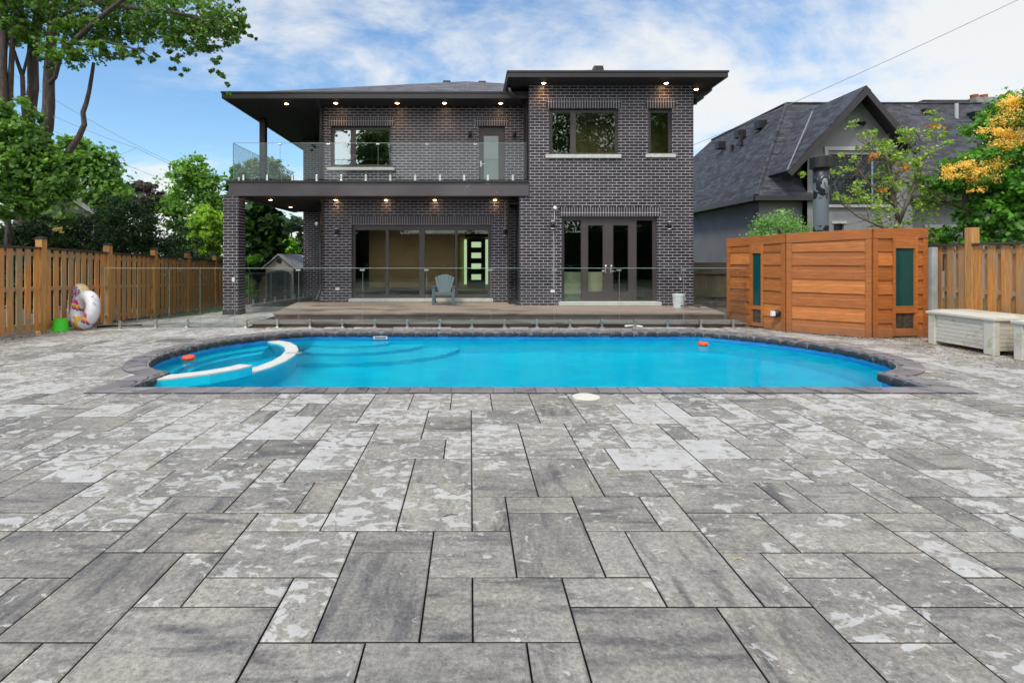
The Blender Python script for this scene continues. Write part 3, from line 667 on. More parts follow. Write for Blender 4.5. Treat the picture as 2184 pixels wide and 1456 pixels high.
for yy in (522, 545, 568, 591):
    r = rect(1005.5, 1026, yy-6, yy+5.5, yd-.02); q_ = MB(); q_.box(r[0], r[1], yd-.02, yd-.002, r[2], r[3]); q_.build('door_light', frost, fdoor)
for a, b in ((990,995.5),(1035.5,1041.5)):
    back(a, b, 511, 606, frost, 'sidelight', .03, yd-.04)
back(991, 1042, 494, 505, M['roomdark'], 'transom', .03, yd-.05)
back(757, 777, 492, 620, M['roomdark'], 'dark_cabinet', .5, 18.4)
back(777, 787, 488, 612, M['roomdark'], 'column', .3, 17.2)
M['palecab'] = simple('pale_green_panel', (.80,.84,.74), .5, 0, .05, 3, 0)
back(1200, 1243, 580, 645, M['palecab'], 'white_panel', .03, YR+.32); back(1252, 1288, 580, 628, M['palecab'], 'white_panel', .03, YR+.32)
# roofs
def roof(name, x0, x1, yf, yb, ze, apex, m_f, m_s, fh):
    ax0, ax1, ay0, ay1, az_ = apex
    q = MB(); q.quad((x0,yf,ze),(x1,yf,ze),(ax1,ay0,az_),(ax0,ay0,az_)) if ax0 != ax1 else q.add([(x0,yf,ze),(x1,yf,ze),(ax0,ay0,az_)], [(0,1,2)])
    rf = q.build(name, m_f, house)
    q = MB()
    if ay0 == ay1: q.add([(x1,yf,ze),(x1,yb,ze),(ax0,ay0,az_)], [(0,1,2)]); q.add([(x0,yb,ze),(x0,yf,ze),(ax0,ay0,az_)], [(0,1,2)]); q.add([(x1,yb,ze),(x0,yb,ze),(ax0,ay0,az_)], [(0,1,2)])
    else: q.quad((x1,yf,ze),(x1,yb,ze),(ax0,ay1,az_),(ax0,ay0,az_)); q.quad((x0,yb,ze),(x0,yf,ze),(ax0,ay0,az_),(ax0,ay1,az_)); q.add([(x1,yb,ze),(x0,yb,ze),(ax0,ay1,az_)], [(0,1,2)])
    q.build('roof_side', m_s, rf)
    q = MB(); t = .03                                   # gutter and fascia all round
    for (a, b, c, d) in ((x0-.08,x1+.08,yf-.09,yf-.0),(x0-.08,x0,yf,yb),(x1,x1+.08,yf,yb),(x0-.08,x1+.08,yb,yb+.08)): q.box(a, b, c, d, ze-fh, ze+.012)
    for (a, b, c, d) in ((x0-.10,x1+.10,yf-.11,yf-.085),(x0-.10,x0-.075,yf-.085,yb),(x1+.075,x1+.10,yf-.085,yb)): q.box(a, b, c, d, ze-.03, ze+.02)
    q.build('gutter', M['fascia'], rf, .006)
    q = MB(); q.box(x0, x1, yf, yb, ze-fh+.02, ze-fh+.05); q.build('roof_soffit', M['soffit'], rf)
    return rf
M['sh_f'] = shingle_mat('house_shingle_front', 'X', 'Z', (.085,.083,.092), 2.6); M['sh_s'] = shingle_mat('house_shingle_side', 'Y', 'Z', (.085,.083,.092), 2.6)
r1 = roof('roof', -6.6, 6.2, 14.26, 27.2, 5.95, (-.2,-.2,20.7,20.7,8.42), M['sh_f'], M['sh_s'], .17)
r2 = roof('roof', 1.02, 6.42, 13.38, 24, 6.20, (3.73,3.73,16.2,21,7.27), M['sh_f'], M['sh_s'], .15)
def vent(x, y, Y, par, s_=.28):
    p = P(x, y, Y); q = MB(); a = [(p.x-s_*.6,p.y-s_*.5,p.z-.12),(p.x+s_*.6,p.y-s_*.5,p.z-.12),(p.x+s_*.6,p.y+s_*.5,p.z-.12),(p.x-s_*.6,p.y+s_*.5,p.z-.12)]
    b = [(p.x-s_*.5,p.y-s_*.4,p.z+.1),(p.x+s_*.5,p.y-s_*.4,p.z+.1),(p.x+s_*.5,p.y+s_*.4,p.z+.1),(p.x-s_*.5,p.y+s_*.4,p.z+.1)]
    q.hull(a, b); q.build('roof_vent', M['black'], par, .02)
vent(953, 179, 20.0, r1); vent(1028, 180, 20.0, r1); vent(1275, 149.5, 16.0, r2)
# balcony: slab, beam, slatted ceiling, column, post
BX0, BX1 = PX(487.5, YB), PX(1128, YB); ZB0, ZB1 = PZ(418, YB), PZ(389, YB)
balc = MB(); balc.box(BX0, BX1, YB, YB+.14, ZB0, ZB1); balc.box(BX0, BX0+.14, YB+.14, 19.0, ZB0, ZB1)
bo = balc.build('balcony_beam', M['beam'], house, .006)
q_ = MB(); q_.box(BX0-.03, BX1, YB-.05, YB+.2, ZB1, ZB1+.045); q_.box(BX0-.03, BX0+.2, YB+.2, 19.0, ZB1, ZB1+.045); q_.build('beam_cap', M['fascia'], bo)
q_ = MB(); q_.box(BX0+.14, X0L+.02, YB+.14, 19.0, ZB0+.02, ZB0+.06); q_.box(X0L+.02, PX(1108, YR), YB+.14, YL-.0, ZB0+.02, ZB0+.06); q_.build('balcony_ceiling', M['soffit'], house)
q_ = MB(); q_.box(BX0+.14, X0L, YB+.2, 19.0, ZB1-.02, ZB1+.02); q_.box(X0L, xm, YB+.2, YL, ZB1-.02, ZB1+.02); q_.build('balcony_floor', M['concrete'], house)
cx0, cx1 = PX(475.5, YB), PX(508.5, YB); q_ = MB(); q_.box(cx0, cx1, YB+.0, YB+.42, -.05, ZB0); q_.build('brick_column', M['brick'], house)
q_ = MB(); q_.box(cx0-.01, cx1+.01, YB-.012, YB+.43, -.05, .10); q_.build('column_base', M['coping'], house)
q_ = MB(); q_.box(-6.64+.12, -6.46+.12, 16.3, 16.48, ZB1, 5.8); q_.build('roof_post', M['fascia'], house, .005)
r = rect(494.5, 500.5, 592, 601, YB-.015); q_ = MB(); q_.box(r[0], r[1], YB-.02, YB+.01, r[2], r[3]); q_.build('outlet_cover', M['white'], house, .004)
# drainpipes
def pipe(pts_, rad=.042):
    q = MB(); q.tube(pts_, rad, 8); q.build('drainpipe', M['fascia'], house, 0, True)
pipe([P(677,208,14.3), P(678,218,14.4), P(685,232,14.93), P(685,250,14.94), P(685,386,14.94)])
pipe([P(1086,188,13.5), P(1089,200,13.5), P(1103,212,13.9), P(1119.5,226,14.5), P(1120.5,240,14.6), P(1120.5,384,14.6)])
pipe([P(1516,184,14.3), P(1516,192,14.3), P(1506,200,14.3), P(1486,212,14.25), P(1483,222,14.2)])
pipe([P(683,432,14.9), P(683,590,14.9), P(684,615,14.85), P(679,630,14.8), P(674,640,14.6)], .045)
# lamps in the soffits, each with its own small pool of light
lampd = bpy.data.lights.new('soffit_lamp', 'SPOT'); lampd.energy = 9; lampd.color = (1,.55,.22); lampd.spot_size = R(120); lampd.spot_blend = .8; lampd.shadow_soft_size = .05
lampd2 = bpy.data.lights.new('ceiling_lamp', 'SPOT'); lampd2.energy = 1.5; lampd2.color = (1,.62,.32); lampd2.spot_size = R(110); lampd2.spot_blend = .8; lampd2.shadow_soft_size = .05
def potlight(x, y, zs, ld, par, rr=.05):
    Y = (zs-CH)*F/(HY-y); p = Vector((PX(x, Y), Y, zs))
    q = MB(); q.lathe(p, [(rr+.02,-.012),(rr+.02,.0)], 14); o = q.build('soffit_light', M['dark'], par)
    q = MB(); q.lathe(p + Vector((0,0,-.014)), [(rr*.6,-.010),(rr*.95,.0),(rr*.95,.001)], 14); q.build('lens', M['hot'], o)
    l = bpy.data.objects.new('lamp', ld); sc.collection.objects.link(l); l.parent = o; l.location = p + Vector((0, 0,-.06)) - Vector((0,15,0))
for x, y in ((611,221),(716,219.5),(847,219.5),(948,219.5),(1068,220)): potlight(x, y, 5.795, lampd, house, .055)
for x, y in ((1159.6,177),(1421,177),(1485,190)): potlight(x, y, 6.065, lampd, house, .055)
for x, y in ((577,425.5),(715.5,425.5),(823,425.5),(927,425.5),(1055.7,425.5),(620,441)): potlight(x, y, ZB0+.018, lampd2, house, .045)
# wall sconces, cameras, outlet covers
def sconce(x, y, Y, dark=False):
    p = P(x, y, Y-.09); q = MB(); q.tube([p+Vector((0,0,-.085)), p+Vector((0,0,.085))], .045, 14); q.box(p.x-.02,p.x+.02,p.y,Y,p.z-.03,p.z+.03); o = q.build('wall_sconce', M['black'], house, 0, True)
    if not dark:
        for s_ in (-1, 1):
            q = MB(); q.tube([p+Vector((0,0,s_*.086)), p+Vector((0,0,s_*.104))], .047, 14); q.build('sconce_rim', M['white'], o)
sconce(717, 495, YL); sconce(1077, 495, YL); sconce(1179, 479.5, YR); sconce(1428, 480.5, YR); sconce(1002.5, 286, YL, True); sconce(1097, 287, YL, True)
for x, y, Y in ((674.7,477,14.9),(1183.3,443.5,YR)):
    p = P(x, y, Y-.06); q = MB(); q.lathe(p, [(.02,.05),(.045,.02),(.05,-.0),(.03,-.04)][::-1], 12); q.tube([p, p+Vector((.02,-.08,-.03))], [.03,.034], 10); q.build('security_camera', M['white'], house, 0, True)
for x, y, Y in ((720,616,YL),(1178.5,621,YR)):
    p = P(x, y, Y); q = MB(); q.box(p.x-.055, p.x+.055, Y-.03, Y+.01, p.z-.035, p.z+.035); q.build('outlet_cover', M['white'], house, .008)
q = MB(); q.tube([P(1182.5,448,YR-.02), P(1182,470,YR-.02)], .006, 6); q.tube([P(1181,492,YR-.02), P(1181.5,540,YR-.02), P(1181,614,YR-.02)], .006, 6); q.build('white_cable', M['white'], house)
q = MB(); q.tube([P(1077,430,YL-.02), P(1077,486,YL-.02)], .005, 6); q.build('white_cable', M['white'], house)
p = P(1448, 592, YR); q = MB(); q.tube([p, p+Vector((0,-.08,0)), p+Vector((0,-.10,-.07))], .014, 8); q.lathe(p+Vector((0,-.06,.03)), [(.03,0),(.03,.015)], 10); q.build('garden_tap', M['steel'], house)
# ================================================================ DECK
def deck_mat(name, c1, c2):
    q = N(name); s_ = q.n('ShaderNodeSeparateXYZ'); p = q.pos(); q.l(p, s_.inputs[0])
    fr = q.math('FRACT', q.math('MULTIPLY', s_.outputs['Y'], 7.1)); g = q.ramp(fr, 0, .05)
    n_ = q.noise(q.map(p, (1.2,9,9)), 1.5, 5, .6, .4); c = q.mix(q.ramp(n_, .3, .7), c1, c2)
    wet = q.ramp(q.noise(q.map(p, (.5,1.6,1)), 1.2, 5, .6, .5), .52, .60); c = q.mix(q.math('MULTIPLY', wet, .5), c, (.07,.05,.04))
    c = q.mix(g, (.02,.016,.014), c); return q.done(q.bsdf(c, q.ramp(wet, 0, 1, .6, .3), 0, q.bump(g, .3, .006)))
M['deck'] = deck_mat('deck_boards', (.31,.22,.17), (.45,.345,.28)); M['deck2'] = deck_mat('deck_step_boards', (.30,.255,.22), (.42,.37,.33))
M['deckside'] = simple('deck_fascia_board', (.17,.12,.095), .7, 0, .25, 3, .1)
dk = thing('wooden_deck', (.5, 13, 0), 'low brown timber deck with one broad step behind the glass fence', 'deck')
q = MB(); q.prism([(-4.47,11.95),(5.78,11.95),(6.15,14.0),(5.95,14.0),(5.95,YR+.05),(1.2,YR+.05),(1.2,YL+.05),(-4.6,YL+.05),(-4.9,14.9)], DK-.035, DK); q.build('deck_floor', M['deck'], dk)
q = MB(); q.prism([(-4.45,11.975),(5.76,11.975),(6.1,14.0),(5.9,15.0),(-4.6,15.0),(-4.85,14.9)], -.02, DK-.036); q.build('deck_fascia', M['deckside'], dk)
q = MB(); q.prism([(-4.78,11.42),(5.98,11.42),(5.98,11.99),(-4.78,11.99)], .07, .105); q.build('step_tread', M['deck2'], dk)
q = MB(); q.prism([(-4.74,11.47),(5.94,11.47),(5.94,11.97),(-4.74,11.97)], -.04, .069); q.build('step_riser', M['deckside'], dk)
# ================================================================ GLASS RAILS
def spigot(mb_, x, y, z, h=.175, wd=.05):
    mb_.box(x-wd, x+wd, y-wd, y+wd, z, z+.012); mb_.box(x-.024, x+.024, y-.03, y+.03, z+.012, z+h)
gf = thing('glass_fence', (0, 11.3, 0), 'long clear frameless glass fence on short steel posts between the pool and the wooden deck', 'fence')
GY = 11.36; zt = PZ(571.5, GY)
seams = [222, 292, 360, 426] + [500, 636.5, 773, 909.5, 1046, 1182.5, 1320, 1457.5, 1590]
def gpanel(parent, x0, x1, y0, y1, z0, z1, mat, t=.006):
    d = Vector((x1-x0, y1-y0)).normalized(); nn = Vector((-d.y, d.x))*t; a = Vector((x0,y0))+d*.006; b = Vector((x1,y1))-d*.006
    pl = [tuple(a-nn), tuple(b-nn), tuple(b+nn), tuple(a+nn)]
    q = MB(); q.prism(pl, z0, z1-.008); o = q.build('glass_panel', M[mat], parent); q = MB(); q.prism(pl, z1-.0079, z1+.002)
    for e0, e1 in ((a, a+d*.004),): q.prism([tuple(e0-nn*1.02), tuple(e1-nn*1.02), tuple(e1+nn*1.02), tuple(e0+nn*1.02)], z0, z1-.008)
    q.build('glass_edge', M['edge'], o); return o
for a, b in zip(seams, seams[1:]):
    gpanel(gf, PX(a, GY), PX(b, GY), GY, GY, .075, zt, 'fglass')
sp0 = MB(); spigot(sp0, 0, 11.3, 0); spo = None
for x in (256.5, 332.5, 399, 524.5, 592, 661.5, 730.8, 799.6, 868.8, 938, 1006.3, 1076, 1145, 1215.5, 1283.5, 1354, 1423.5, 1494, 1563):
    if spo is None: spo = sp0.build('steel_spigot', M['steel'], gf, .004); s_ = spo
    else: s_ = spo.copy(); sc.collection.objects.link(s_)
    s_.location = (PX(x, GY), GY-11.3, 0 if x > 300 else -.03)
for x in seams[5:-1]:
    c = PX(x, GY); q = MB(); q.box(c-.05, c+.05, GY-.022, GY+.022, zt-.065, zt-.03); q.build('steel_clip', M['steel'], gf, .004)
bf = thing('balcony_rail', (0, 14, ZB1), 'clear frameless glass rail on steel posts round the upper balcony of the dark brick house', 'rail')
bz0, bz1 = ZB1+.045, PZ(304, YB); BY = YB+.06
bs_ = [496.5, 597, 701, 805.8, 910.3, 1013.7, 1122]
for a, b in zip(bs_, bs_[1:]): gpanel(bf, PX(a, BY), PX(b, BY), BY, BY, bz0+.05, bz1, 'bglass')
xs_ = PX(496.5, BY)
for k in range(4): gpanel(bf, xs_, xs_, BY+.03+1.2*k, BY+1.2*(k+1), bz0+.05, bz1, 'bglass')
sp0 = MB(); spigot(sp0, 0, 14, ZB1+.046, .16, .045); spo = None
for x in (520,570.5,624,675.7,728.4,780.6,832.8,885.8,938.5,990,1040.5,1093.5):
    if spo is None: spo = sp0.build('steel_spigot', M['steel'], bf, .004); s_ = spo
    else: s_ = spo.copy(); sc.collection.objects.link(s_)
    s_.location = (PX(x, BY), BY-14, 0)
for k in range(6):
    s_ = spo.copy(); sc.collection.objects.link(s_); s_.location = (xs_, BY-14+.4+.75*k, 0)
for x in bs_[1:-1]: 
    c = PX(x, BY); q = MB(); q.box(c-.045, c+.045, BY-.022, BY+.022, bz1-.05, bz1-.02); q.build('steel_clip', M['steel'], bf, .004)
# window-well kerb with its own small glass rail, left of the house
kb = thing('glass_topped_kerb', (-6, 17, 0), 'low concrete kerb with small glass panels in front of the garden shed', 'kerb')
a = Vector((-6.35, 15.3)); b = Vector((-5.62, 18.6)); d = (b-a).normalized(); nn = Vector((-d.y, d.x))
q = MB(); q.prism([tuple(a), tuple(b), tuple(b+nn*.25), tuple(a+nn*.25)][::1], -.1, .13); q.box(-6.35, -4.7, 15.05, 15.3, -.1, .09); q.build('kerb_stone', M['concrete'], kb, .01)
for k in range(3):
    u = a + (b-a)*(k/3+.01) + nn*.12; v = a + (b-a)*((k+1)/3-.01) + nn*.12; gpanel(kb, u.x, v.x, u.y, v.y, .19, 1.05, 'fglass')
q = MB()
for k in range(6): u = a + (b-a)*((k+.5)/6) + nn*.12; spigot(q, u.x, u.y, .131, .14, .04)
q.build('steel_spigot', M['steel'], kb)
q = MB(); q.prism([(-6.1,15.32),(-4.72,15.32),(-4.72,18.4),(-5.6,18.4)], -.02, .0); tag(q.build('window_well_floor', M['black']), kind='structure')

# ================================================================ TIMBER FENCES
M['cedar'] = wood_mat('weathered_cedar', (.66,.28,.07), (.50,.26,.105), 'Z', .75, .6, (.30,.24,.15))
M['cedar_new'] = wood_mat('orange_cedar', (.58,.29,.09), (.46,.24,.08), 'Z', .7, .7)
M['cedar_old'] = wood_mat('grey_brown_cedar', (.15,.11,.075), (.10,.075,.055), 'Z', .8, .7, (.07,.06,.05))
M['rail_y'] = wood_mat('dark_cap_rail', (.06,.045,.035), (.09,.07,.055), 'Y', .8, .5)
M['rail_yl'] = wood_mat('cedar_rail', (.46,.28,.13), (.40,.27,.16), 'Y', .75, .6)
def picket_fence(name, label, posts, x, top, sgn, double=True, capped=True, big=None, m_p='cedar', post_m='cedar_new'):
    """fence along Y at x; sgn = side (+1: the yard lies towards +X)"""
    t = thing(name, (x, posts[0], 0), label, 'fence')
    for k, y in enumerate(posts):
        zt_ = top(y); g = ground_z(x, y)
        ph = zt_ + (.17 if k != big else .28); q = MB(); q.box(x-.07, x+.07, y-.07, y+.07, g-.1, ph); po_ = q.build('post', M[post_m], t, .006)
        if capped:
            q = MB(); q.box(x-.085, x+.085, y-.085, y+.085, ph, ph+.02); a_ = [(x-.08,y-.08,ph+.02),(x+.08,y-.08,ph+.02),(x+.08,y+.08,ph+.02),(x-.08,y+.08,ph+.02)]
            q.hull(a_, [(x+(v[0]-x)*.4, y+(v[1]-y)*.4, ph+.055) for v in a_]); q.build('post_cap', M['black'], po_)
    for ya, yb_ in zip(posts, posts[1:]):
        za, zb = top(ya), top(yb_); ga, gb = ground_z(x, ya), ground_z(x, yb_); y0, y1 = min(ya,yb_)+.07, max(ya,yb_)-.07
        f = lambda y, a, b: a + (b-a)*(y-ya)/(yb_-ya)
        q = MB()
        q.add([(x-.08,y0,f(y0,za,zb)-.035),(x+.08,y0,f(y0,za,zb)-.035),(x+.08,y1,f(y1,za,zb)-.035),(x-.08,y1,f(y1,za,zb)-.035),(x-.08,y0,f(y0,za,zb)),(x+.08,y0,f(y0,za,zb)),(x+.08,y1,f(y1,za,zb)),(x-.08,y1,f(y1,za,zb))],[(0,3,2,1),(4,5,6,7),(0,1,5,4),(1,2,6,5),(2,3,7,6),(3,0,4,7)])
        q.build('cap_rail', M['rail_y'], t)
        for u in (.09, .52, .93):
            q = MB(); v = [(a, b, f(b, ga, gb)+.02+(f(b,za,zb)-.05-f(b,ga,gb))*u + c) for a, b, c in ((x-.02,y0,-.04),(x+.02,y0,-.04),(x+.02,y1,-.04),(x-.02,y1,-.04),(x-.02,y0,.04),(x+.02,y0,.04),(x+.02,y1,.04),(x-.02,y1,.04))]
            q.add(v, [(0,3,2,1),(4,5,6,7),(0,1,5,4),(1,2,6,5),(2,3,7,6),(3,0,4,7)]); q.build('rail', M['rail_yl'], t)
        q = MB(); y = y0+.01; w_ = .138; sp = .098 if double else .066; k = 0
        while y + w_ < y1 + .02:
            for side, yy in ((sgn, y), (-sgn, y+.118))[:2 if double else 1]:
                if yy + w_ > y1+.01: continue
                xa = x + side*.023; xb_ = x + side*.041; yy += rnd.uniform(-.008,.008); tl = rnd.uniform(-.006,.006)
                zt0, zg = f(yy, za, zb)-.04-rnd.uniform(0,.012), f(yy, ga, gb)+.03+rnd.uniform(0,.03)
                lo, hi = min(xa,xb_), max(xa,xb_)
                q.add([(lo,yy,zg),(hi,yy,zg),(hi,yy+w_,zg),(lo,yy+w_,zg),(lo,yy+tl,zt0),(hi,yy+tl,zt0),(hi,yy+w_+tl,zt0),(lo,yy+w_+tl,zt0)],[(0,3,2,1),(4,5,6,7),(0,1,5,4),(1,2,6,5),(2,3,7,6),(3,0,4,7)])
            y += w_ + sp; k += 1
        q.build('picket_panel', M[m_p], t)
    return t
def ltop(y): return 1.76 if y < 10 else 1.76 - .041*(y-10)
picket_fence('wooden_fence', 'long orange brown picket fence with dark capped posts along the left side behind the inflatables', [2.9,4.9,6.95,9.0,10.94,12.95,14.85,16.6,18.4,20.2,22.0,23.8], -8.9, ltop, 1, False)
picket_fence('wooden_fence', 'weathered light brown picket fence with one taller raw post behind the pale storage boxes', [4.5,7.0,9.43,11.6], 8.97, lambda y: 1.76, -1, True, False, 2, 'cedar', 'cedar_new')
t = thing('wooden_fence', (7.4, 16.5, 0), 'old grey brown board fence in the gap between the brick house and the orange sauna', 'fence')
q = MB(); x = 5.95
while x < 9.4:
    q.box(x, x+.125, 16.5+(.0 if int(x*7) % 2 else .012), 16.52+(.0 if int(x*7) % 2 else .012), -.02, 1.10+rnd.uniform(-.01,.01)); x += .135
q.build('board_panel', M['cedar_old'], t)
q = MB(); q.box(5.95, 9.4, 16.44, 16.49, .28, .37); q.box(5.95, 9.4, 16.44, 16.49, 1.0, 1.09); q.build('rail', M['cedar_old'], t)
q = MB(); q.box(5.95, 9.4, 16.42, 16.56, 1.11, 1.36); q.build('cap_board', M['rail_y'], t)
for x in (6.9, 8.9): q = MB(); q.box(x-.05, x+.05, 16.36, 16.43, 0, 1.42); q.build('post', M['cedar_old'], t)
# ================================================================ SAUNA
def stain_mat():
    q = N('orange_stained_timber'); p = q.pos(); isl = q.island(); g = q.noise(q.map(p, (3,3,26)), 1.4, 6, .65, .5)
    c = q.mix(isl, (.33,.095,.016), (.54,.18,.036)); c = q.mix(.7, c, q.mix(q.ramp(g, .32, .7), (.6,.55,.5), (1.25,1.25,1.25)), 'MULTIPLY')
    wn_ = q.ramp(q.noise(q.map(p, (2,2,9)), 2.2, 6, .75, .8), .62, .68); c = q.mix(q.math('MULTIPLY', wn_, .35), c, (.60,.36,.20))
    sz = q.n('ShaderNodeSeparateXYZ'); q.l(p, sz.inputs[0]); dirt = q.math('MULTIPLY', q.ramp(q.math('ADD', sz.outputs['Z'], q.math('MULTIPLY', q.noise(p, 5, 4), .5)), .25, .62, 1, 0), .7); c = q.mix(dirt, c, (.16,.09,.05))
    kn = q.ramp(q.noise(q.map(p, (4,4,14)), 1.5, 3, .6), .70, .74); c = q.mix(q.math('MULTIPLY', kn, .8), c, (.10,.035,.012))
    return q.done(q.bsdf(c, .62, 0, q.bump(g, .35, .006)))
M['stain'] = stain_mat()
M['teal'] = (lambda q: q.done(q.bsdf(q.mix(q.noise(q.pos(), 2, 3), (.0,.05,.055), (.004,.075,.075)), .06)))(N('teal_pane'))
sa = thing('sauna', (7.2, 11, 0), 'faceted orange stained timber sauna with flat top and narrow teal windows beside the pool', 'sauna')
ZS = 2.0
def face(p0, p1, zt0, zt1, wins, corner=True, lap=.262):
    a = Vector((*p0, 0)); b = Vector((*p1, 0)); Ln = (b-a).length; u = (b-a)/Ln; nn = Vector((u.y, -u.x, 0))   # outward normal
    def blk(mb, s0, s1, z0, z1, d0, d1, z1b=None):
        lo = [a+u*s0+nn*d0, a+u*s1+nn*d0, a+u*s1+nn*d1, a+u*s0+nn*d1]
        z1b = z1 if z1b is None else z1b
        mb.hull([(v.x,v.y,z0) for v in lo][::-1], [(lo[0].x,lo[0].y,z1),(lo[1].x,lo[1].y,z1b),(lo[2].x,lo[2].y,z1b),(lo[3].x,lo[3].y,z1)][::-1])
    zt_ = lambda s_: zt0 + (zt1-zt0)*s_/Ln
    q = MB(); blk(q, 0, Ln, -.02, min(zt0,zt1)-.06, -.08, -.005); q.build('wall_core', M['roomdark'], sa)
    cw = .10; q = MB(); blk(q, 0.002, cw, .0, zt_(0)-.19, .0, .035, zt_(cw)-.19); q.build('corner_board', M['stain'], sa, .004)
    q = MB(); blk(q, Ln-cw, Ln-.002, .0, zt_(Ln)-.19, .0, .035); q.build('corner_board', M['stain'], sa, .004)
    q = MB(); blk(q, 0, Ln, zt0-.187, zt0, -.02, .042, zt1); 
    lo = [a+nn*-.02, b+nn*-.02, b+nn*.042, a+nn*.042]; q.v = []; q.f = []
    q.hull([(lo[0].x,lo[0].y,zt0-.187),(lo[1].x,lo[1].y,zt1-.187),(lo[2].x,lo[2].y,zt1-.187),(lo[3].x,lo[3].y,zt0-.187)][::-1], [(lo[0].x,lo[0].y,zt0),(lo[1].x,lo[1].y,zt1),(lo[2].x,lo[2].y,zt1),(lo[3].x,lo[3].y,zt0)][::-1]); q.build('fascia_board', M['stain'], sa, .004)
    q = MB(); z = .02; top_ = max(zt0,zt1)-.175
    segs = [(cw+.002, Ln-cw-.002)]
    for wdw in wins:
        ns_ = []
        for s0, s1 in segs:
            if wdw[0] > s0 and wdw[1] < s1: ns_ += [(s0, wdw[0]), (wdw[1], s1)]
            else: ns_.append((s0, s1))
        segs = ns_
    while z < top_ - .02:
        zz = min(z+lap*1.02, top_)
        for s0, s1 in segs:
            pb = [a+u*s0, a+u*s1]; v = []
            for zc, d0, d1 in ((z, .0, .036), (z+(zz-z)*.55, .0, .027), (z+(zz-z)*.60, .0, .020), (zz, .0, .012)):
                for (pp, dd) in ((pb[0],d0),(pb[1],d0),(pb[1],d1),(pb[0],d1)): r_ = pp+nn*dd; v.append((r_.x, r_.y, zc))
            q.add(v, [(0,1,2,3),(15,14,13,12)] + [(k_+a1, k_+a0, k_+a0+4, k_+a1+4) for k_ in (0,4,8) for a0, a1 in ((0,1),(1,2),(2,3),(3,0))])
        z = zz
    q.build('lap_siding', M['stain'], sa)
    for s0, s1, panes in [(x_[0], x_[1], x_[2]) for x_ in wins]:
        q = MB(); zs = sorted([v for pn in panes for v in pn[:2]]); fw = .05
        blk(q, s0, s0+fw, .04, top_, .0, .046); blk(q, s1-fw, s1, .04, top_, .0, .046)
        prev = .04
        for i in range(0, len(zs), 2): blk(q, s0+fw, s1-fw, prev, zs[i], .0, .044); prev = zs[i+1]
        blk(q, s0+fw, s1-fw, prev, top_, .0, .044); fo = q.build('window_frame', M['stain'], sa, .003)
        for z0, z1, mm in panes:
            q = MB(); blk(q, s0+fw+.001, s1-fw-.001, z0+.001, z1-.001, .002, .012); q.build('pane', M[mm], fo)
            q = MB(); bw = .018
            blk(q, s0+fw+.001, s0+fw+bw, z0+.001, z1-.001, .0125, .03); blk(q, s1-fw-bw, s1-fw-.001, z0+.001, z1-.001, .0125, .03); q.build('bead', M['stain'], fo)
    return a, u, nn, Ln
M['darkpane'] = simple('dark_mesh_pane', (.06,.058,.05), .25, 0, .5, 12, .1)
P0, P1, P2, P3 = (5.88,12.05), (6.40,10.68), (7.47,9.81), (8.60,9.95)
face(P0, P1, 1.93, 1.99, [(.62,.96,[(.12,.40,'darkpane'),(.48,1.60,'teal')])])
a_, u_, n_, l_ = face(P1, P2, 1.99, 2.045, [])
face(P2, P3, 2.045, 2.06, [(.40,.92,[(.18,.47,'darkpane'),(.60,1.68,'teal')])])
back_ = [P3, (8.6,12.4), (7.2,12.9), P0]
q = MB()
for a, b in zip(back_, back_[1:]): q.quad((*a,0),(*b,0),(*b,1.9),(*a,1.9))
q.build('back_wall', M['stain'], sa)
q = MB(); q.prism([P0, P1, P2, P3, (8.6,12.4), (7.2,12.9)], 1.86, 1.90); q.build('flat_roof', M['concrete'], sa)
p = P(1659, 668, 10.80); q = MB(); q.tube([p+Vector((.0,.02,0)), p+Vector((-.07,-.05,0))], .075, 18); q.build('heater_valve', M['black'], sa, 0, True)
q = MB(); q.box(p.x-.16, p.x-.08, p.y-.06, p.y-.0, p.z-.05, p.z+.05); q.build('control_box', M['white'], sa, .006)
def flue_mat():
    q = N('peeling_flue'); p = q.pos(); f = q.ramp(q.noise(p, 5.5, 5, .6, .8), .50, .52); s_ = q.n('ShaderNodeSeparateXYZ'); q.l(p, s_.inputs[0])
    low = q.ramp(s_.outputs['Z'], 2.45, 2.47, 1, 0); mid = q.math('MULTIPLY', q.ramp(s_.outputs['Z'], 2.78, 2.80, 1, 0), q.ramp(s_.outputs['Z'], 2.2, 2.22)); f = q.math('MAXIMUM', f, mid)
    top_ = q.ramp(s_.outputs['Z'], 3.25, 3.3, 1, 0); f = q.math('MULTIPLY', f, top_)
    return q.done(q.bsdf(q.mix(f, (.02,.022,.03), (.36,.42,.48)), .45, q.math('MULTIPLY', f, .4)))
M['flue'] = flue_mat()
q = MB(); bx = PX(1751, 11.6); q.lathe((bx, 11.6, 1.88), [(.15,0),(.145,1.1),(.16,1.11),(.16,1.62)], 24); q.build('flue_pipe', M['flue'], sa, 0, True)
q = MB(); q.lathe((bx, 11.6, 3.45), [(.17,0),(.23,.02),(.23,.25),(.20,.27)], 24); q.build('flue_cap', M['black'], sa, 0, False)
q = MB(); q.box(8.63, 8.74, 9.86, 9.97, -.03, 1.70); tag(q.build('grey_post', simple('pale_grey_plank', (.34,.36,.36), .7, 0, .2, 4, .1), None, .004), 'tall pale grey plank standing between the orange sauna and the picket fence', 'plank')
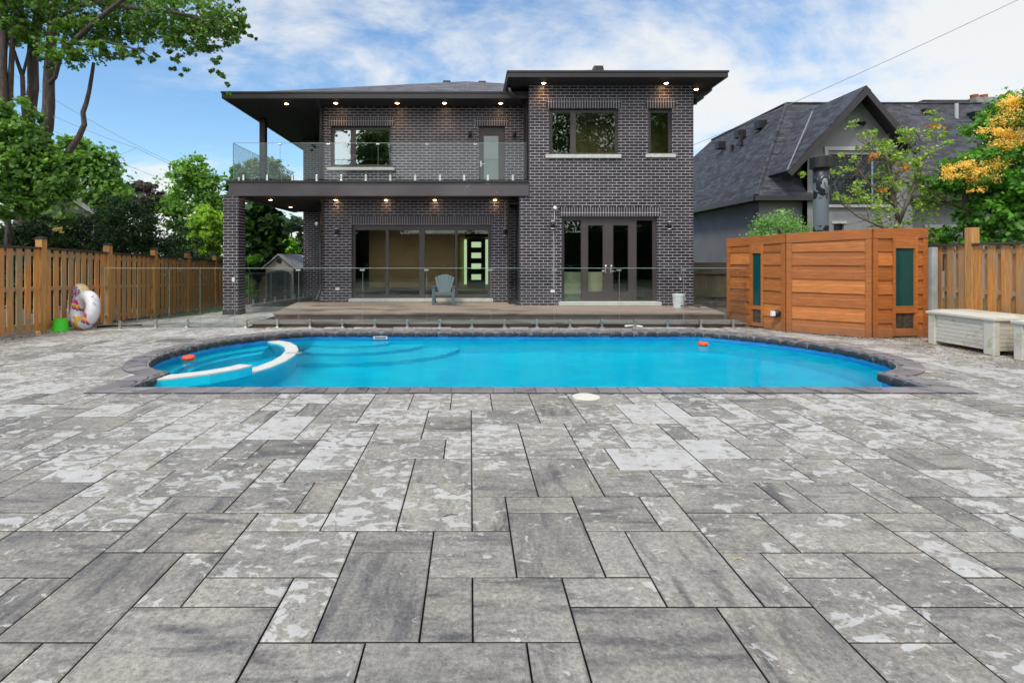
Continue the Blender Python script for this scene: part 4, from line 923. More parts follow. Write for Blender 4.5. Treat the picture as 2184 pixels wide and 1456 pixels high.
# ================================================================ STORAGE BOXES
def box_mat():
    q = N('stained_beige_resin'); p = q.pos(); s_ = q.n('ShaderNodeSeparateXYZ'); q.l(p, s_.inputs[0])
    st_ = q.ramp(q.noise(q.map(p, (1,1,2)), 2.1, 6, .7, .6), .5, .68)
    c = q.mix(q.math('MULTIPLY', st_, .7), (.60,.57,.49), (.33,.29,.20)); c = q.mix(q.ramp(q.noise(p, 5, 4), .58, .66), c, (.42,.44,.30))
    g = q.math('FRACT', q.math('MULTIPLY', s_.outputs['Z'], 15.5)); gr_ = q.ramp(g, .0, .1); return q, c, gr_
q, c, g_ = box_mat(); M['resin'] = q.done(q.bsdf(c, .6)); q, c, g_ = box_mat(); c = q.mix(g_, (.2,.19,.16), c); M['resin_g'] = q.done(q.bsdf(c, .6, 0, q.bump(g_, .5, .01)))
def dbox(label, x0, x1, y0, y1, h):
    t = thing('storage_box', ((x0+x1)/2, (y0+y1)/2, 0), label, 'storage box', 'pale deck boxes by the right fence')
    for (a, b, c_, d) in ((x0,x0+.10,y0,y0+.17),(x1-.10,x1,y0,y0+.17),(x0,x0+.10,y1-.13,y1),(x1-.10,x1,y1-.13,y1)):
        q = MB(); q.box(a, b, c_, d, 0.003, h-.03); q.build('corner_leg', M['resin'], t, .012)
    q = MB(); q.box(x0+.02, x1-.02, y0+.02, y1-.02, .07, h-.04); q.build('bin', M['resin_g'], t, .01)
    q = MB(); a = [(x0-.025,y0-.025,h-.05),(x1+.02,y0-.025,h-.05),(x1+.02,y1+.025,h-.05),(x0-.025,y1+.025,h-.05)]
    q.hull(a, [(v[0],v[1],h-.008) for v in a]); b = [(x0+.0,y0+.0,h-.008),(x1-.0,y0+.0,h-.008),(x1-.0,y1-.0,h-.008),(x0+.0,y1-.0,h-.008)]
    q.hull(b, [((v[0]-(x0+x1)/2)*.72+(x0+x1)/2, (v[1]-(y0+y1)/2)*.82+(y0+y1)/2, h+.032) for v in b]); q.build('lid', M['resin'], t, .008)
    return t
dbox('long pale beige storage box with water stains, standing next to the orange sauna', 8.0, 8.72, 8.06, 9.22, .585)
dbox('second beige storage box, half cut off by the right edge of the view', 8.0, 8.72, 6.5, 7.77, .585)
# ================================================================ GREY NEIGHBOURING HOUSE
M['stucco'] = simple('grey_stucco', (.22,.22,.238), .9, 0, .1, 1.2, .3); M['stucco_l'] = simple('pale_grey_trim', (.42,.42,.43), .8, 0, .06, 2, .1)
M['nsh_f'] = shingle_mat('neighbour_shingle_front', 'X', 'Z', (.038,.040,.050), 1.35); M['nsh_s'] = shingle_mat('neighbour_shingle_side', 'Y', 'Z', (.038,.040,.050), 1.35)
nb = thing('grey_house', (14, 22, 0), 'grey stucco house with steep dark shingled roof and pointed gable beyond the sauna', 'house')
YE, ZE, XE = 19.5, 3.79, 10.56; YRg, XRg, ZRg = 23.6, 14.15, 8.38
q = MB(); q.quad((XE,YE,ZE),(13.0,YE,ZE),(15.2,YRg,ZRg),(XRg,YRg,ZRg)); 
q.quad((15.2,YRg,ZRg),(16.5,20.3,4.7),(28,20.3,4.7),(28,YRg,ZRg)); q.quad((13.0,YE,ZE),(16.5,20.3,4.7),(15.2,YRg,ZRg),(15.2,YRg,ZRg-.0)) if False else None
A_ = Vector((15.2,YRg,ZRg)); q.add([A_, A_.lerp(Vector((13.0,YE,ZE)), .5), A_.lerp(Vector((16.5,20.3,4.7)), .6)], [(0,1,2)])
q.quad((16.3,YE,ZE-.0),(28,YE,ZE-.0),(28,20.3,4.68),(16.3,20.3,4.68)); nr = q.build('roof', M['nsh_f'], nb)
q = MB(); q.quad((XE,31,ZE),(XE,YE,ZE),(XRg,YRg,ZRg),(XRg,30.9,ZRg)); q.add([(XE,38,ZE),(XE,31,ZE),(XRg,30.9,ZRg)], [(0,1,2)]); q.build('roof_side', M['nsh_s'], nr)
q = MB(); q.tube([(XE+.02,YE+.02,ZE+.03),(XRg,YRg,ZRg+.03)], .07, 6); q.tube([(XRg,YRg,ZRg+.03),(28,YRg,ZRg+.03)], .06, 6); q.tube([(XRg,YRg,ZRg+.03),(XRg,30.9,ZRg+.03)], .06, 6); q.build('ridge_cap', M['nsh_f'], nr)
q = MB(); q.box(XE-.06, 13.0, YE-.08, YE+.0, ZE-.17, ZE+.01); q.box(XE-.10, XE-.02, YE, 31, ZE-.17, ZE+.01); q.box(16.3, 28, YE-.08, YE, ZE-.17, ZE+.01); q.build('gutter', M['fascia'], nr)
q = MB(); q.box(XE, 13.0, YE, 20.2, ZE-.16, ZE-.13); q.box(16.3, 28, YE, 20.2, ZE-.16, ZE-.13); q.box(XE, 11.0, 20.2, 31, ZE-.16, ZE-.13); q.build('roof_soffit', M['soffit'], nr)
YG = 19.6
nwin = (PX(1765, YG), PX(1905, YG), PZ(437, YG), PZ(321, YG)); nw2 = (PX(1778, YG), PX(1800, YG), 1.9, PZ(477, YG)); nw3 = (PX(2008,YG), PX(2060,YG), 1.0, PZ(484,YG))
gx0, gx1 = PX(1722, YG), PX(1946, YG)
q = MB(); wall_xz(q, gx0, gx1, -.2, PZ(330, YG), YG, .3, [nwin, nw2]); gz = PZ(330, YG)
q.add([(gx0, YG, gz+.0), (gx1, YG, gz+.0), (PX(1848,YG), YG, PZ(190,YG))], [(0,1,2)]); q.build('gable_wall', M['stucco'], nb)
q = MB(); wall_xz(q, PX(1619, 19.95), gx0, -.2, ZE-.14, 19.95, .2, []); q.build('front_wall', M['stucco'], nb)
q = MB(); wall_xz(q, gx1, 28, -.2, ZE-.14, 20.2, .2, [nw3]); q.build('front_wall', M['stucco'], nb)
q = MB(); q.quad((10.93,38,-.2),(10.93,19.95,-.2),(10.93,19.95,ZE-.14),(10.93,38,ZE-.14)); q.build('side_wall', M['stucco'], nb)
q = MB(); q.quad((gx0,YG+.3,-.2),(gx0,YG,-.2),(gx0,YG,gz),(gx0,YG+3.5,gz)); q.quad((gx1,YG,-.2),(gx1,20.5,-.2),(gx1,21.5,gz),(gx1,YG,gz)); q.build('dormer_cheek', M['stucco'], nb)
# gable roof: two slabs projecting in front of the wall
Pk = Vector((PX(1848, YG), 19.0, PZ(182, 19.0))); Pk.x = PX(1848, 19.0)
Lf = P(1679, 364, 18.95); Rt = P(1962, 318, 18.95)
def slab3(mb, a, b, dy, th):
    d = (b-a).normalized(); nn_ = Vector((-d.z, 0, d.x)); nn_ = nn_ if nn_.z > 0 else -nn_
    f_ = [a, b, b - nn_*th, a - nn_*th]; mb.hull([tuple(v) for v in f_][::-1], [tuple(v+Vector((0,dy,0))) for v in f_][::-1])
q = MB(); slab3(q, Lf, Pk, 4.6, .05); slab3(q, Pk, Rt, 4.6, .05); q.build('gable_roof', M['nsh_s'], nr)
q = MB(); slab3(q, Lf+Vector((0,-.05,-.06)), Pk+Vector((0,-.05,-.06)), .10, .20); slab3(q, Pk+Vector((0,-.05,-.06)), Rt+Vector((0,-.05,-.06)), .10, .20); q.build('barge_board', M['fascia'], nr)
q = MB(); slab3(q, Lf+Vector((.05,.06,-.062)), Pk+Vector((0,.06,-.062)), .6, .03); slab3(q, Pk+Vector((0,.06,-.062)), Rt+Vector((-.05,.06,-.062)), .6, .03); q.build('gable_soffit', M['fascia'], nr)
# the small kicked-out eave under the gable's left end
q = MB(); q.quad(P(1612,418,19.48), P(1735,418,19.48), P(1722,368,20.3), P(1660,330,21.0)); q.build('eave_slope', M['nsh_f'], nr)
q = MB(); q.box(nwin[0]-.14, nwin[1]+.1, YG-.05, YG+.02, nwin[3], nwin[3]+.13); q.box(nwin[0]-.13, nwin[0], YG-.05, YG+.02, nwin[2], nwin[3]-.001); q.box(nwin[0]-.1, nwin[1]+.1, YG-.10, YG+.02, nwin[2]-.10, nwin[2]); q.build('window_trim', M['stucco_l'], nb); q = MB(); q.box(nw2[0]-.08,nw2[1]+.08,YG-.04,YG+.02,nw2[3],nw2[3]+.09); q.build('window_trim', M['stucco_l'], nb); q = MB(); q.box(nw3[0]-.15,nw3[1]+.15,20.13,20.2,nw3[3],nw3[3]+.12); q.build('window_trim', M['stucco_l'], nb)
q = MB(); pn = [(nwin[0]+.08, PX(1828,YG), nwin[2]+.1, nwin[3]-.25), (PX(1834,YG), nwin[1]-.08, nwin[2]+.1, nwin[3]-.25)]; wall_xz(q, nwin[0], nwin[1], nwin[2], nwin[3], YG+.08, .08, pn)
wo_ = q.build('window', M['fascia'], nb)
for p_ in pn: q = MB(); q.box(p_[0], p_[1], YG+.11, YG+.13, p_[2], p_[3]); q.build('pane', M['darkglass'], wo_)
q = MB()
for k in range(9): q.box(nwin[0]+.2+k*.09, nwin[0]+.26+k*.09, YG+.5+.015*(k % 2), YG+.53+.015*(k % 2), nwin[2]+.1, nwin[3]-.25)
q.build('curtain', simple('pale_curtain', (.30,.37,.42), .8), wo_); q = MB(); q.box(nwin[0]-.1,nwin[1]+.1,YG+1.2,YG+1.25,nwin[2]-.2,nwin[3]); q.build('room_back', M['roomdark'], nb)
q = MB(); q.box(nw2[0],nw2[1],YG+.12,YG+.14,nw2[2],nw2[3]); q.build('dark_pane', M['black'], nb); q = MB(); q.box(nw3[0],nw3[1],20.3,20.32,nw3[2],nw3[3]); q.build('dark_pane', M['black'], nb)
q = MB(); zr0, zr1 = nwin[2]+.02, PZ(376, YG-.3); yr_ = YG-.28
q.tube([(nwin[0],yr_,zr1),(nwin[1],yr_,zr1)], .018, 6); q.tube([(nwin[0],yr_,zr0),(nwin[1],yr_,zr0)], .018, 6)
k = 0; x = nwin[0]+.08
while x < nwin[1]-.05:
    pts_ = [(x + .07*math.sin(t*5.2+k), yr_, zr0+(zr1-zr0)*t/6) for t in range(7)]; q.tube(pts_, .009, 4); x += .13; k += 1
q.build('iron_railing', M['black'], nb)
p = P(1836, 262, YG-.1); q = MB(); q.tube([p, p+Vector((.03,-.12,-.06))], [.04,.09], 10); q.box(p.x-.05,p.x+.05,YG-.08,YG,p.z-.05,p.z+.05); q.build('floodlight', M['black'], nb)
q = MB(); q.tube([P(1733,238,20.62), P(1679,363,19.02)], .028, 5); q.build('valley_flashing', M['stucco'], nr)
def nvent(x, y, Y, s_=.2, tall=.14, m='black', nm='roof_vent'):
    p = P(x, y, Y); q = MB(); q.box(p.x-s_, p.x+s_, p.y-s_, p.y+s_, p.z-.25, p.z+tall); q.build(nm, M[m], nr, .02)
for x, y, Y in ((1536,308,27.2),(1578,284,25.6),(1622,264,24.3),(1975,240,23.2),(2080,246,22.8)): nvent(x, y, Y)
for x, y, Y in ((1561,320,26),(1580,300,25)): nvent(x, y, Y, .08, .25)
p = P(1770, 226, 21.3); nvent(1770, 229, 21.0, .15, .12)
q = MB(); p = P(2040, 248, 22.9); q.tube([p+Vector((0,0,-.3)), p+Vector((0,0,.55))], .07, 10); q.build('vent_pipe', M['stucco_l'], nr); nvent(2110, 240, 23.0, .09, .3)
# a further roof with terracotta chimney pots
hb = thing('distant_house', (30, 32, 0), 'distant dark roof with terracotta chimney pots behind the grey house', 'house')
q = MB(); q.quad(P(2060,226,31)+Vector((0,-1,-2)), P(2400,226,31)+Vector((0,-1,-2)), P(2400,210,32), P(2085,210,32)); q.box(27.5,40,32,36,0,PZ(213,32)); q.build('roof', M['nsh_f'], hb)
q = MB(); p = P(2118,210,31.8); q.box(p.x-1.2, p.x+1.2, 31.6, 32.6, p.z-1.2, p.z+.03); q.build('chimney', M['concrete'], hb)
for x in (2088, 2108, 2152, 2168):
    p = P(x, 212, 31.8); q = MB(); q.lathe((p.x,p.y+.3,p.z), [(.22,0),(.19,.3),(.22,.32),(.2,.36)], 14); q.build('chimney_pot', simple('terracotta', (.50,.15,.08), .8) if x == 2088 else bpy.data.materials['terracotta'], hb, 0, True)
# a corner of grey roof among the trees on the left
hl = thing('hidden_house', (-17, 23, 0), 'sliver of grey gabled house roof showing between the left maple and the dark hedge', 'house')
a = P(143,410,21); q = MB(); q.quad(a, P(205,452,21), P(205,452,21)+Vector((-.3,1.4,.1)), a+Vector((0,1.4,.1))); q.quad(P(80,452,21), a, a+Vector((0,1.4,.1)), P(80,452,21)+Vector((0,1.4,.1))); q.build('roof', M['stucco'], hl)
q = MB(); q.add([P(85,455,21.2), P(200,455,21.2), a+Vector((0,.2,-.1))], [(0,1,2)]); q.box(PX(85,21.2), PX(200,21.2), 21.2, 22.2, -.5, PZ(456,21.2)); q.build('wall', M['stucco'], hl)
q = MB(); slab3(q, a+Vector((0,-.05,0)), P(205,452,20.95), .08, .16); q.build('barge_board', M['stucco_l'], hl)
# ================================================================ SHED
sh = thing('garden_shed', (-7.2, 20, -.3), 'beige plastic garden shed with grey gabled roof and dark arched double doors', 'shed')
YS = 19.4; sx0, sx1 = PX(567, YS), PX(626.5, YS); zb_ = -.28; ze_ = PZ(569, YS); zp_ = PZ(544, YS); xm_ = PX(595.5, YS)
M['shedw'] = simple('beige_shed_panel', (.42,.40,.34), .7, 0, .08, 4, .05); M['shedr'] = simple('grey_shed_roof', (.42,.45,.50), .7, 0, .15, 8, .1)
q = MB(); q.hull([(sx0,YS,zb_),(sx1,YS,zb_),(sx1,YS,ze_),(xm_,YS,zp_-.05),(sx0,YS,ze_)], [(sx0,YS+2.2,zb_),(sx1,YS+2.2,zb_),(sx1,YS+2.2,ze_),(xm_,YS+2.2,zp_-.05),(sx0,YS+2.2,ze_)]); q.build('walls', M['shedw'], sh)
q = MB(); e = .12
for s0, s1 in (((sx0-e, ze_-.09), (xm_, zp_)), ((xm_, zp_), (sx1+e, ze_-.09))):
    q.hull([(s0[0],YS-.12,s0[1]),(s1[0],YS-.12,s1[1]),(s1[0],YS-.12,s1[1]+.05),(s0[0],YS-.12,s0[1]+.05)], [(s0[0],YS+2.3,s0[1]),(s1[0],YS+2.3,s1[1]),(s1[0],YS+2.3,s1[1]+.05),(s0[0],YS+2.3,s0[1]+.05)])
q.build('roof', M['shedr'], sh)
for s_ in (-1, 1):
    q = MB(); w_ = .44; arcp = [(xm_+s_*.01, zb_+.1)] + [(xm_+s_*w_, zb_+.1)] + [(xm_+s_*w_*math.cos(R(t)), PZ(580,YS)-.13+.2*math.sin(R(t))) for t in range(0, 91, 15)]
    arcp[-1] = (xm_+s_*.01, arcp[-1][1]); q.hull([(x,YS-.04,z) for x, z in arcp], [(x,YS-.005,z) for x, z in arcp]); q.build('door', simple('dark_shed_door', (.05,.062,.065), .6, 0, .2, 10, .2) if s_ < 0 else bpy.data.materials['dark_shed_door'], sh)
q = MB(); q.tube([(xm_,YS-.03,PZ(556,YS)),(xm_,YS-.005,PZ(556,YS))], .09, 8); q.build('gable_vent', M['black'], sh)

# ================================================================ SMALL THINGS
def adirondack(c):
    t = thing('adirondack_chair', c, 'blue grey plastic garden chair with fan back in front of the sliding door', 'chair')
    m = simple('blue_grey_plastic', (.085,.125,.15), .55, 0, .1, 5, .03); cx, cy, cz = c
    def V3(x, y, z): return (cx+x, cy+y, cz+z)
    def bar(mb, a, b, w, th):      # slat from a to b, width w along X
        mb.hull([V3(a[0]-w/2,a[1],a[2]), V3(a[0]+w/2,a[1],a[2]), V3(a[0]+w/2,a[1]+th,a[2]+.004), V3(a[0]-w/2,a[1]+th,a[2]+.004)], [V3(b[0]-b[3]/2,b[1],b[2]), V3(b[0]+b[3]/2,b[1],b[2]), V3(b[0]+b[3]/2,b[1]+th,b[2]+.004), V3(b[0]-b[3]/2,b[1]+th,b[2]+.004)])
    q = MB()
    for k in range(7):
        u = (k-3)/3; h = .80 - .075*u*u; bar(q, (u*.125, .10, .26), (u*.235, .34, h, .078), .040, .018)
    q.build('backrest', m, t, .004)
    q = MB(); q.hull([V3(-.22,.20,.44),V3(.22,.20,.44),V3(.22,.23,.50),V3(-.22,.23,.50)], [V3(-.22,.225,.44),V3(.22,.225,.44),V3(.22,.255,.50),V3(-.22,.255,.50)]); q.build('back_brace', m, t)
    q = MB()
    for k in range(6):
        y = -.30 + k*.075; z = .345 - k*.018; q.hull([V3(-.225,y,z),V3(.225,y,z),V3(.225,y+.066,z-.014),V3(-.225,y+.066,z-.014)], [V3(-.225,y,z+.018),V3(.225,y,z+.018),V3(.225,y+.066,z+.004),V3(-.225,y+.066,z+.004)])
    q.hull([V3(-.225,-.32,.27),V3(.225,-.32,.27),V3(.225,-.30,.27),V3(-.225,-.30,.27)], [V3(-.225,-.32,.36),V3(.225,-.32,.36),V3(.225,-.30,.36),V3(-.225,-.30,.36)]); q.build('seat', m, t, .004)
    for s_ in (-1, 1):
        q = MB(); x0, x1 = sorted((s_*.20, s_*.325)); q.hull([V3(x0,-.36,.485),V3(x1,-.36,.485),V3(x1-.02*(s_>0),.30,.455),V3(x0+.02*(s_<0),.30,.455)], [V3(x0,-.36,.505),V3(x1,-.36,.505),V3(x1-.02*(s_>0),.30,.475),V3(x0+.02*(s_<0),.30,.475)]); q.build('armrest', m, t, .006)
        q = MB(); x0, x1 = sorted((s_*.225, s_*.30)); q.hull([V3(x0+.0,-.30,0),V3(x1,-.30,0),V3(x1,-.255,0),V3(x0,-.255,0)], [V3(x0,-.34,.484),V3(x1,-.34,.484),V3(x1,-.23,.484),V3(x0,-.23,.484)]); q.build('leg', m, t, .004)
        q = MB(); x0, x1 = sorted((s_*.23, s_*.26)); q.hull([V3(x0,.34,0),V3(x1,.34,0),V3(x1,.46,0),V3(x0,.46,0)], [V3(x0,-.30,.26),V3(x1,-.30,.26),V3(x1,-.26,.34),V3(x0,-.26,.34)]); q.build('leg', m, t)
    return t
adirondack((PX(947, 14.2), 14.2, DK))
def bucket(name, c, r0, r1, h, m, label, cat, up=True):
    t = thing(name, c, label, cat); pr = [(r0,0),(r0+(r1-r0)*.86,h*.86),(r1*1.05,h*.86),(r1*1.05,h*.9),(r1,h*.9),(r1,h),(r1-.008,h),(r0-.01,.012)]
    if not up: pr = [(r1*1.08,0),(r1*1.08,.02),(r1,.02),(r1*.98,h*.16),(r0,h),(r0-.012,h)]
    q = MB(); q.lathe(c, pr, 28); q.build('tub', m, t, 0, False); return t
bk = bucket('white_bucket', (PX(1447.5,13.35), 13.35, DK), .125, .15, .345, simple('dull_white_pail', (.62,.68,.70), .45, 0, .05, 5), 'white plastic pail standing on the deck below the garden tap', 'bucket')
c0 = (PX(1447.5,13.35), 13.35, DK)
q = MB(); q.tube([(c0[0]+.155*math.cos(R(a)), c0[1]-.155*abs(math.sin(R(a)))*1.0, c0[2]+.30-.14*abs(math.sin(R(a)))) for a in range(0,181,20)], .004, 5); q.build('handle', M['steel'], bk)
q = MB(); q.lathe(c0, [(.01,.2),(.134,.2),(.134,.202),(.01,.202)], 20); q.build('lid_label', M['white'], bk)
gx, gy = -8.62, 11.15; gz = ground_z(gx, gy)
gx = PX(129, gy)
q = bucket('green_bucket', (gx, gy, gz), .115, .155, .27, simple('lime_plastic', (.05,.62,.02), .4, 0, .05, 5), 'upturned bright green bucket beside the inflatable rings', 'bucket', False)
# inflatable rings leaning on the fence
def ring_mesh(name, m, parent, R1, R2, r, squash=1, seg=56, s2=22, crease=.012, rot=None, loc=(0,0,0), th=1):
    vs = []; fs = []
    for i in range(seg):
        a = 2*math.pi*i/seg
        for j in range(s2):
            b = 2*math.pi*j/s2; rr = r*(1+crease*math.sin(a*22+3*math.sin(a*5)))
            x = (R1+rr*math.cos(b))*math.cos(a); z = (R2+rr*math.cos(b))*math.sin(a); y = rr*math.sin(b)*th
            vs.append(Vector((x, y, z)))
    for i in range(seg):
        for j in range(s2): fs.append((i*s2+j, ((i+1) % seg)*s2+j, ((i+1) % seg)*s2+(j+1) % s2, i*s2+(j+1) % s2))
    me = bpy.data.meshes.new(name); me.from_pydata([tuple(v) for v in vs], [], fs); me.materials.append(m); me.polygons.foreach_set('use_smooth', [True]*len(fs))
    o = bpy.data.objects.new(name, me); sc.collection.objects.link(o); o.parent = parent; o.location = loc
    if rot: o.rotation_euler = rot
    return o
def ring_mat():
    q = N('white_vinyl_print'); p = q.obj(); s_ = q.n('ShaderNodeSeparateXYZ'); q.l(p, s_.inputs[0]); X, Z = s_.outputs['X'], s_.outputs['Z']
    c = q.mix(q.noise(p, 4, 3), (.66,.68,.76), (.78,.78,.82))
    wob = q.math('MULTIPLY', q.math('SINE', q.math('MULTIPLY', X, 130.0)), .014)
    for (x0, z0) in ((-.17, .14), (.17, -.19)):
        dx = q.math('SUBTRACT', X, x0); dz = q.math('SUBTRACT', q.math('ADD', Z, q.math('MULTIPLY', dx, .5)), z0); dz = q.math('ADD', dz, wob)
        ax = q.math('ABSOLUTE', dx); inx = q.ramp(ax, .068, .072, 1, 0)
        for (lo, hi, colr) in ((.0,.10,(.75,.03,.30)),(-.05,.0,(.85,.60,.06)),(-.09,-.05,(.80,.16,.04)),(-.13,-.09,(.16,.04,.28))):
            f = q.math('MULTIPLY', q.ramp(dz, lo, lo+.004), q.ramp(dz, hi, hi+.004, 1, 0)); c = q.mix(q.math('MULTIPLY', f, inx), c, colr)
    dx = q.math('ADD', X, .06); zz = q.math('ADD', Z, .36); d = q.math('SQRT', q.math('ADD', q.math('POWER', dx, 2), q.math('POWER', zz, 2)))
    sw = q.math('SINE', q.math('MULTIPLY', Z, 34.0)); e = q.math('ABSOLUTE', q.math('ADD', dx, q.math('MULTIPLY', sw, .035)))
    lowf = q.ramp(Z, -.14, -.13, 1, 0)
    c = q.mix(q.math('MULTIPLY', q.ramp(e, .075, .079, 1, 0), lowf), c, (.28,.03,.16)); c = q.mix(q.math('MULTIPLY', q.ramp(e, .055, .059, 1, 0), lowf), c, (.85,.46,.03)); c = q.mix(q.math('MULTIPLY', q.ramp(e, .025, .03, 1, 0), q.math('MULTIPLY', lowf, q.ramp(Z, -.27, -.30))), c, (.85,.2,.03))
    return q.done(q.bsdf(c, .3, 0, q.bump(q.noise(p, 14, 3), .3, .01)))
def ring2_mat():
    q = N('yellow_vinyl_print'); p = q.obj(); s_ = q.n('ShaderNodeSeparateXYZ'); q.l(p, s_.inputs[0]); Y = s_.outputs['Y']
    c = q.mix(q.noise(p, 3, 3), (.72,.52,.14), (.78,.66,.32)); pk = q.mix(q.ramp(q.noise(p, 17, 2), .5, .54), (.52,.28,.48), (.16,.04,.10))
    pk = q.mix(q.ramp(q.noise(p, 30, 2), .60, .63), pk, (.7,.66,.6))
    f = q.ramp(q.math('ADD', Y, q.math('MULTIPLY', q.noise(p, 7, 2), .05)), -.045, -.055); c = q.mix(f, c, (.76,.70,.60)); f2 = q.ramp(q.math('ADD', Y, q.math('MULTIPLY', q.noise(p, 6, 2), .06)), -.075, -.082); c = q.mix(f2, c, pk)
    return q.done(q.bsdf(c, .3, 0, q.bump(q.noise(p, 12, 3), .3, .01)))
yy = 11.45; gzz = ground_z(-8.5, yy)
t = thing('pool_ring', (PX(184,yy), yy, gzz), 'white inflatable swim ring with pink and orange print leaning against the yellow float', 'swim ring')
ring_mesh('ring_body', ring_mat(), t, .235, .295, .135, rot=(R(-13), R(-8), R(-18)), loc=(-.02,0,.425), crease=.02)
q = MB(); q.tube([P(196,633,yy-.14), P(200,630,yy-.17)], [.02,.012], 8); q.build('valve', M['white'], t)
q = MB(); hb_ = P(199,645,yy-.16); q.tube([hb_, hb_+Vector((.04,-.05,.015)), hb_+Vector((.09,-.01,-.04))], .014, 6); q.build('handle', M['white'], t)
t = thing('pool_float', (PX(166,yy+.25), yy+.3, gzz), 'yellow and pink inflatable doughnut float standing against the picket fence behind the white ring', 'float')
ring_mesh('float_body', ring2_mat(), t, .19, .36, .15, rot=(R(-8), R(-14), R(-26)), loc=(.0,0,.49), th=.9, crease=.02)
t = MB(); pts_ = [(*G(206,699,-.06),-.045), (*G(240,697,-.06),-.04), (*G(270,697,-.05),-.035), (*G(303,695,-.04),-.03)]; t.tube(pts_, [.03,.022,.026,.035], 8)
tag(t.build('black_bar', M['black'], None, 0, True), 'black padded bar lying on the patio to the right of the inflatable rings', 'bar')
# floats in the water
def floater(px_, py_, label, r):
    Y = (CH-WZ)*F/(py_-HY); c = (PX(px_, Y), Y, WZ-.03); t = thing('chlorine_float', c, label, 'pool float', 'orange floats in the pool')
    q = MB(); q.lathe(c, [(r*.5,-.05),(r*.8,.0),(r*.8,.035),(r*.5,.04)], 24); q.build('float_bowl', M['white'], t, 0, True)
    q = MB(); q.lathe(c, [(r*.86,.035),(r,.055),(r,.085),(r*.86,.105),(r*.5,.105),(r*.45,.07),(r*.86,.035)], 28); q.build('float_ring', simple('orange_float_plastic', (.85,.10,.025), .4, 0, .05) if 'small' in label else bpy.data.materials['orange_float_plastic'], t, 0, True)
floater(402.5, 768, 'small round orange float in the little left bay of the pool', .10); floater(1499.5, 737.5, 'orange float drifting near the far right corner of the pool', .095)
p = G(1250, 846.5); q = MB(); q.lathe((p[0], p[1], .0), [(.145,0),(.145,.005),(.135,.009),(.02,.011)], 36); q.lathe((p[0], p[1], .011), [(.02,0),(.02,.002)], 10)
tag(q.build('access_cover', simple('cream_lid', (.70,.68,.58), .5, 0, .06, 8)), 'round cream access cover set in the paving beside the near coping', 'cover')
p = G(1350, 698.5); q = MB(); q.tube([(*G(1333,698.5),.03), (*G(1350,697.5),.035), (*G(1370,699.5),.028)], [.022,.026,.022], 8); tag(q.build('white_bar', M['white'], None, 0, True), 'short white plastic bar lying on the far coping under the glass fence', 'bar')
t = thing('skimmer_mouth', (PX(811,10.75), 10.76, -.12), 'small white skimmer slot in the far pool wall at the water line', 'skimmer'); xs_ = PX(811,10.76)
q = MB(); q.box(xs_-.14, xs_+.14, 10.76, 10.785, -.112, -.102); q.box(xs_-.14, xs_+.14, 10.76, 10.785, -.152, -.142); q.box(xs_-.14, xs_-.12, 10.76, 10.785, -.142, -.112); q.box(xs_+.12, xs_+.14, 10.76, 10.785, -.142, -.112); q.build('rim', M['white'], t); q = MB(); q.box(xs_-.12, xs_+.12, 10.78, 10.79, -.142, -.112); q.build('opening', M['black'], t)
q = MB(); a, b = G(946, 1102), G(977, 1098.5); q.tube([(*a,.004), ((a[0]+b[0])/2,(a[1]+b[1])/2+.006,.008), (*b,.004)], [.0018,.0026,.0016], 6); tag(q.build('twig', simple('dark_twig', (.05,.035,.03), .8)), 'thin dark twig lying on a grey slab left of the middle joint', 'twig')
q = MB(); a, b = G(1563, 1196), G(1591, 1195.5); q.tube([(*a,.003), ((a[0]+b[0])/2,(a[1]+b[1])/2+.02,.006), (*b,.003)], .0024, 6); tag(q.build('dry_straw', simple('straw', (.55,.42,.22), .8)), 'bent yellow straw lying on the paving right of the middle', 'straw')
q = MB(); q.tube([(5.4+.35*math.cos(a*.5)*(1-.02*a)+.03*a, 13.2+.22*math.sin(a*.5), DK+.02+.006*a) for a in range(0, 46)] + [(6.6,12.9,.2),(6.9,12.6,.05),(7.4,12.9,.03)], .014, 6, True)
tag(q.build('garden_hose', simple('dark_hose', (.035,.035,.04), .5), None, 0, True), 'dark garden hose coiled on the deck corner by the white pail', 'hose')
q = MB(); q.tube([(-6.15,16.4,-.1), P(527,600,16.2), P(517,556,16.0)], [.02,.018,.014], 6)
def litter(name, n_, fn, size, cols):
    q = MB()
    for _ in range(n_):
        x, y = fn(); z = ground_z(x, y)+.006; a = rnd.uniform(0, 6.28); s1 = size*rnd.uniform(.5,1.3); s2 = s1*rnd.uniform(.3,.7); ca, sa_ = math.cos(a), math.sin(a)
        pts_ = [(s1,0),(0,s2),(-s1,0),(0,-s2)]; q.add([(x+u*ca-v*sa_, y+u*sa_+v*ca, z+rnd.uniform(0,.018)) for u, v in pts_], [(0,1,2),(0,2,3)])
    m = N(name+'_mat'); i = m.island(); c = m.mix(i, cols[0], cols[1]); m.done(m.bsdf(c, .9)); return tag(q.build(name, m.m), kind='stuff')
litter('dry_leaves', 2600, lambda: (min(8.9, 8.0+rnd.gauss(.1,.45)), rnd.uniform(5.0, 9.9)), .013, ((.24,.12,.05),(.42,.30,.16)))
litter('fence_debris', 2400, lambda: (-8.75+abs(rnd.gauss(0,.22)), rnd.uniform(7, 14)), .013, ((.16,.12,.08),(.42,.36,.24)))
litter('loose_leaves', 60, lambda: (rnd.uniform(-8,8), rnd.uniform(2.2,6) if rnd.random() < .4 else rnd.uniform(11.2,15)), .014, ((.20,.10,.03),(.45,.34,.12)))
def sg():
    u = rnd.random(); a, b = (P0, P1) if u < .3 else ((P1, P2) if u < .65 else (P2, P3)); t_ = rnd.random(); return (a[0]+(b[0]-a[0])*t_-abs(rnd.gauss(0,.07)), a[1]+(b[1]-a[1])*t_-abs(rnd.gauss(0,.12))-.02)
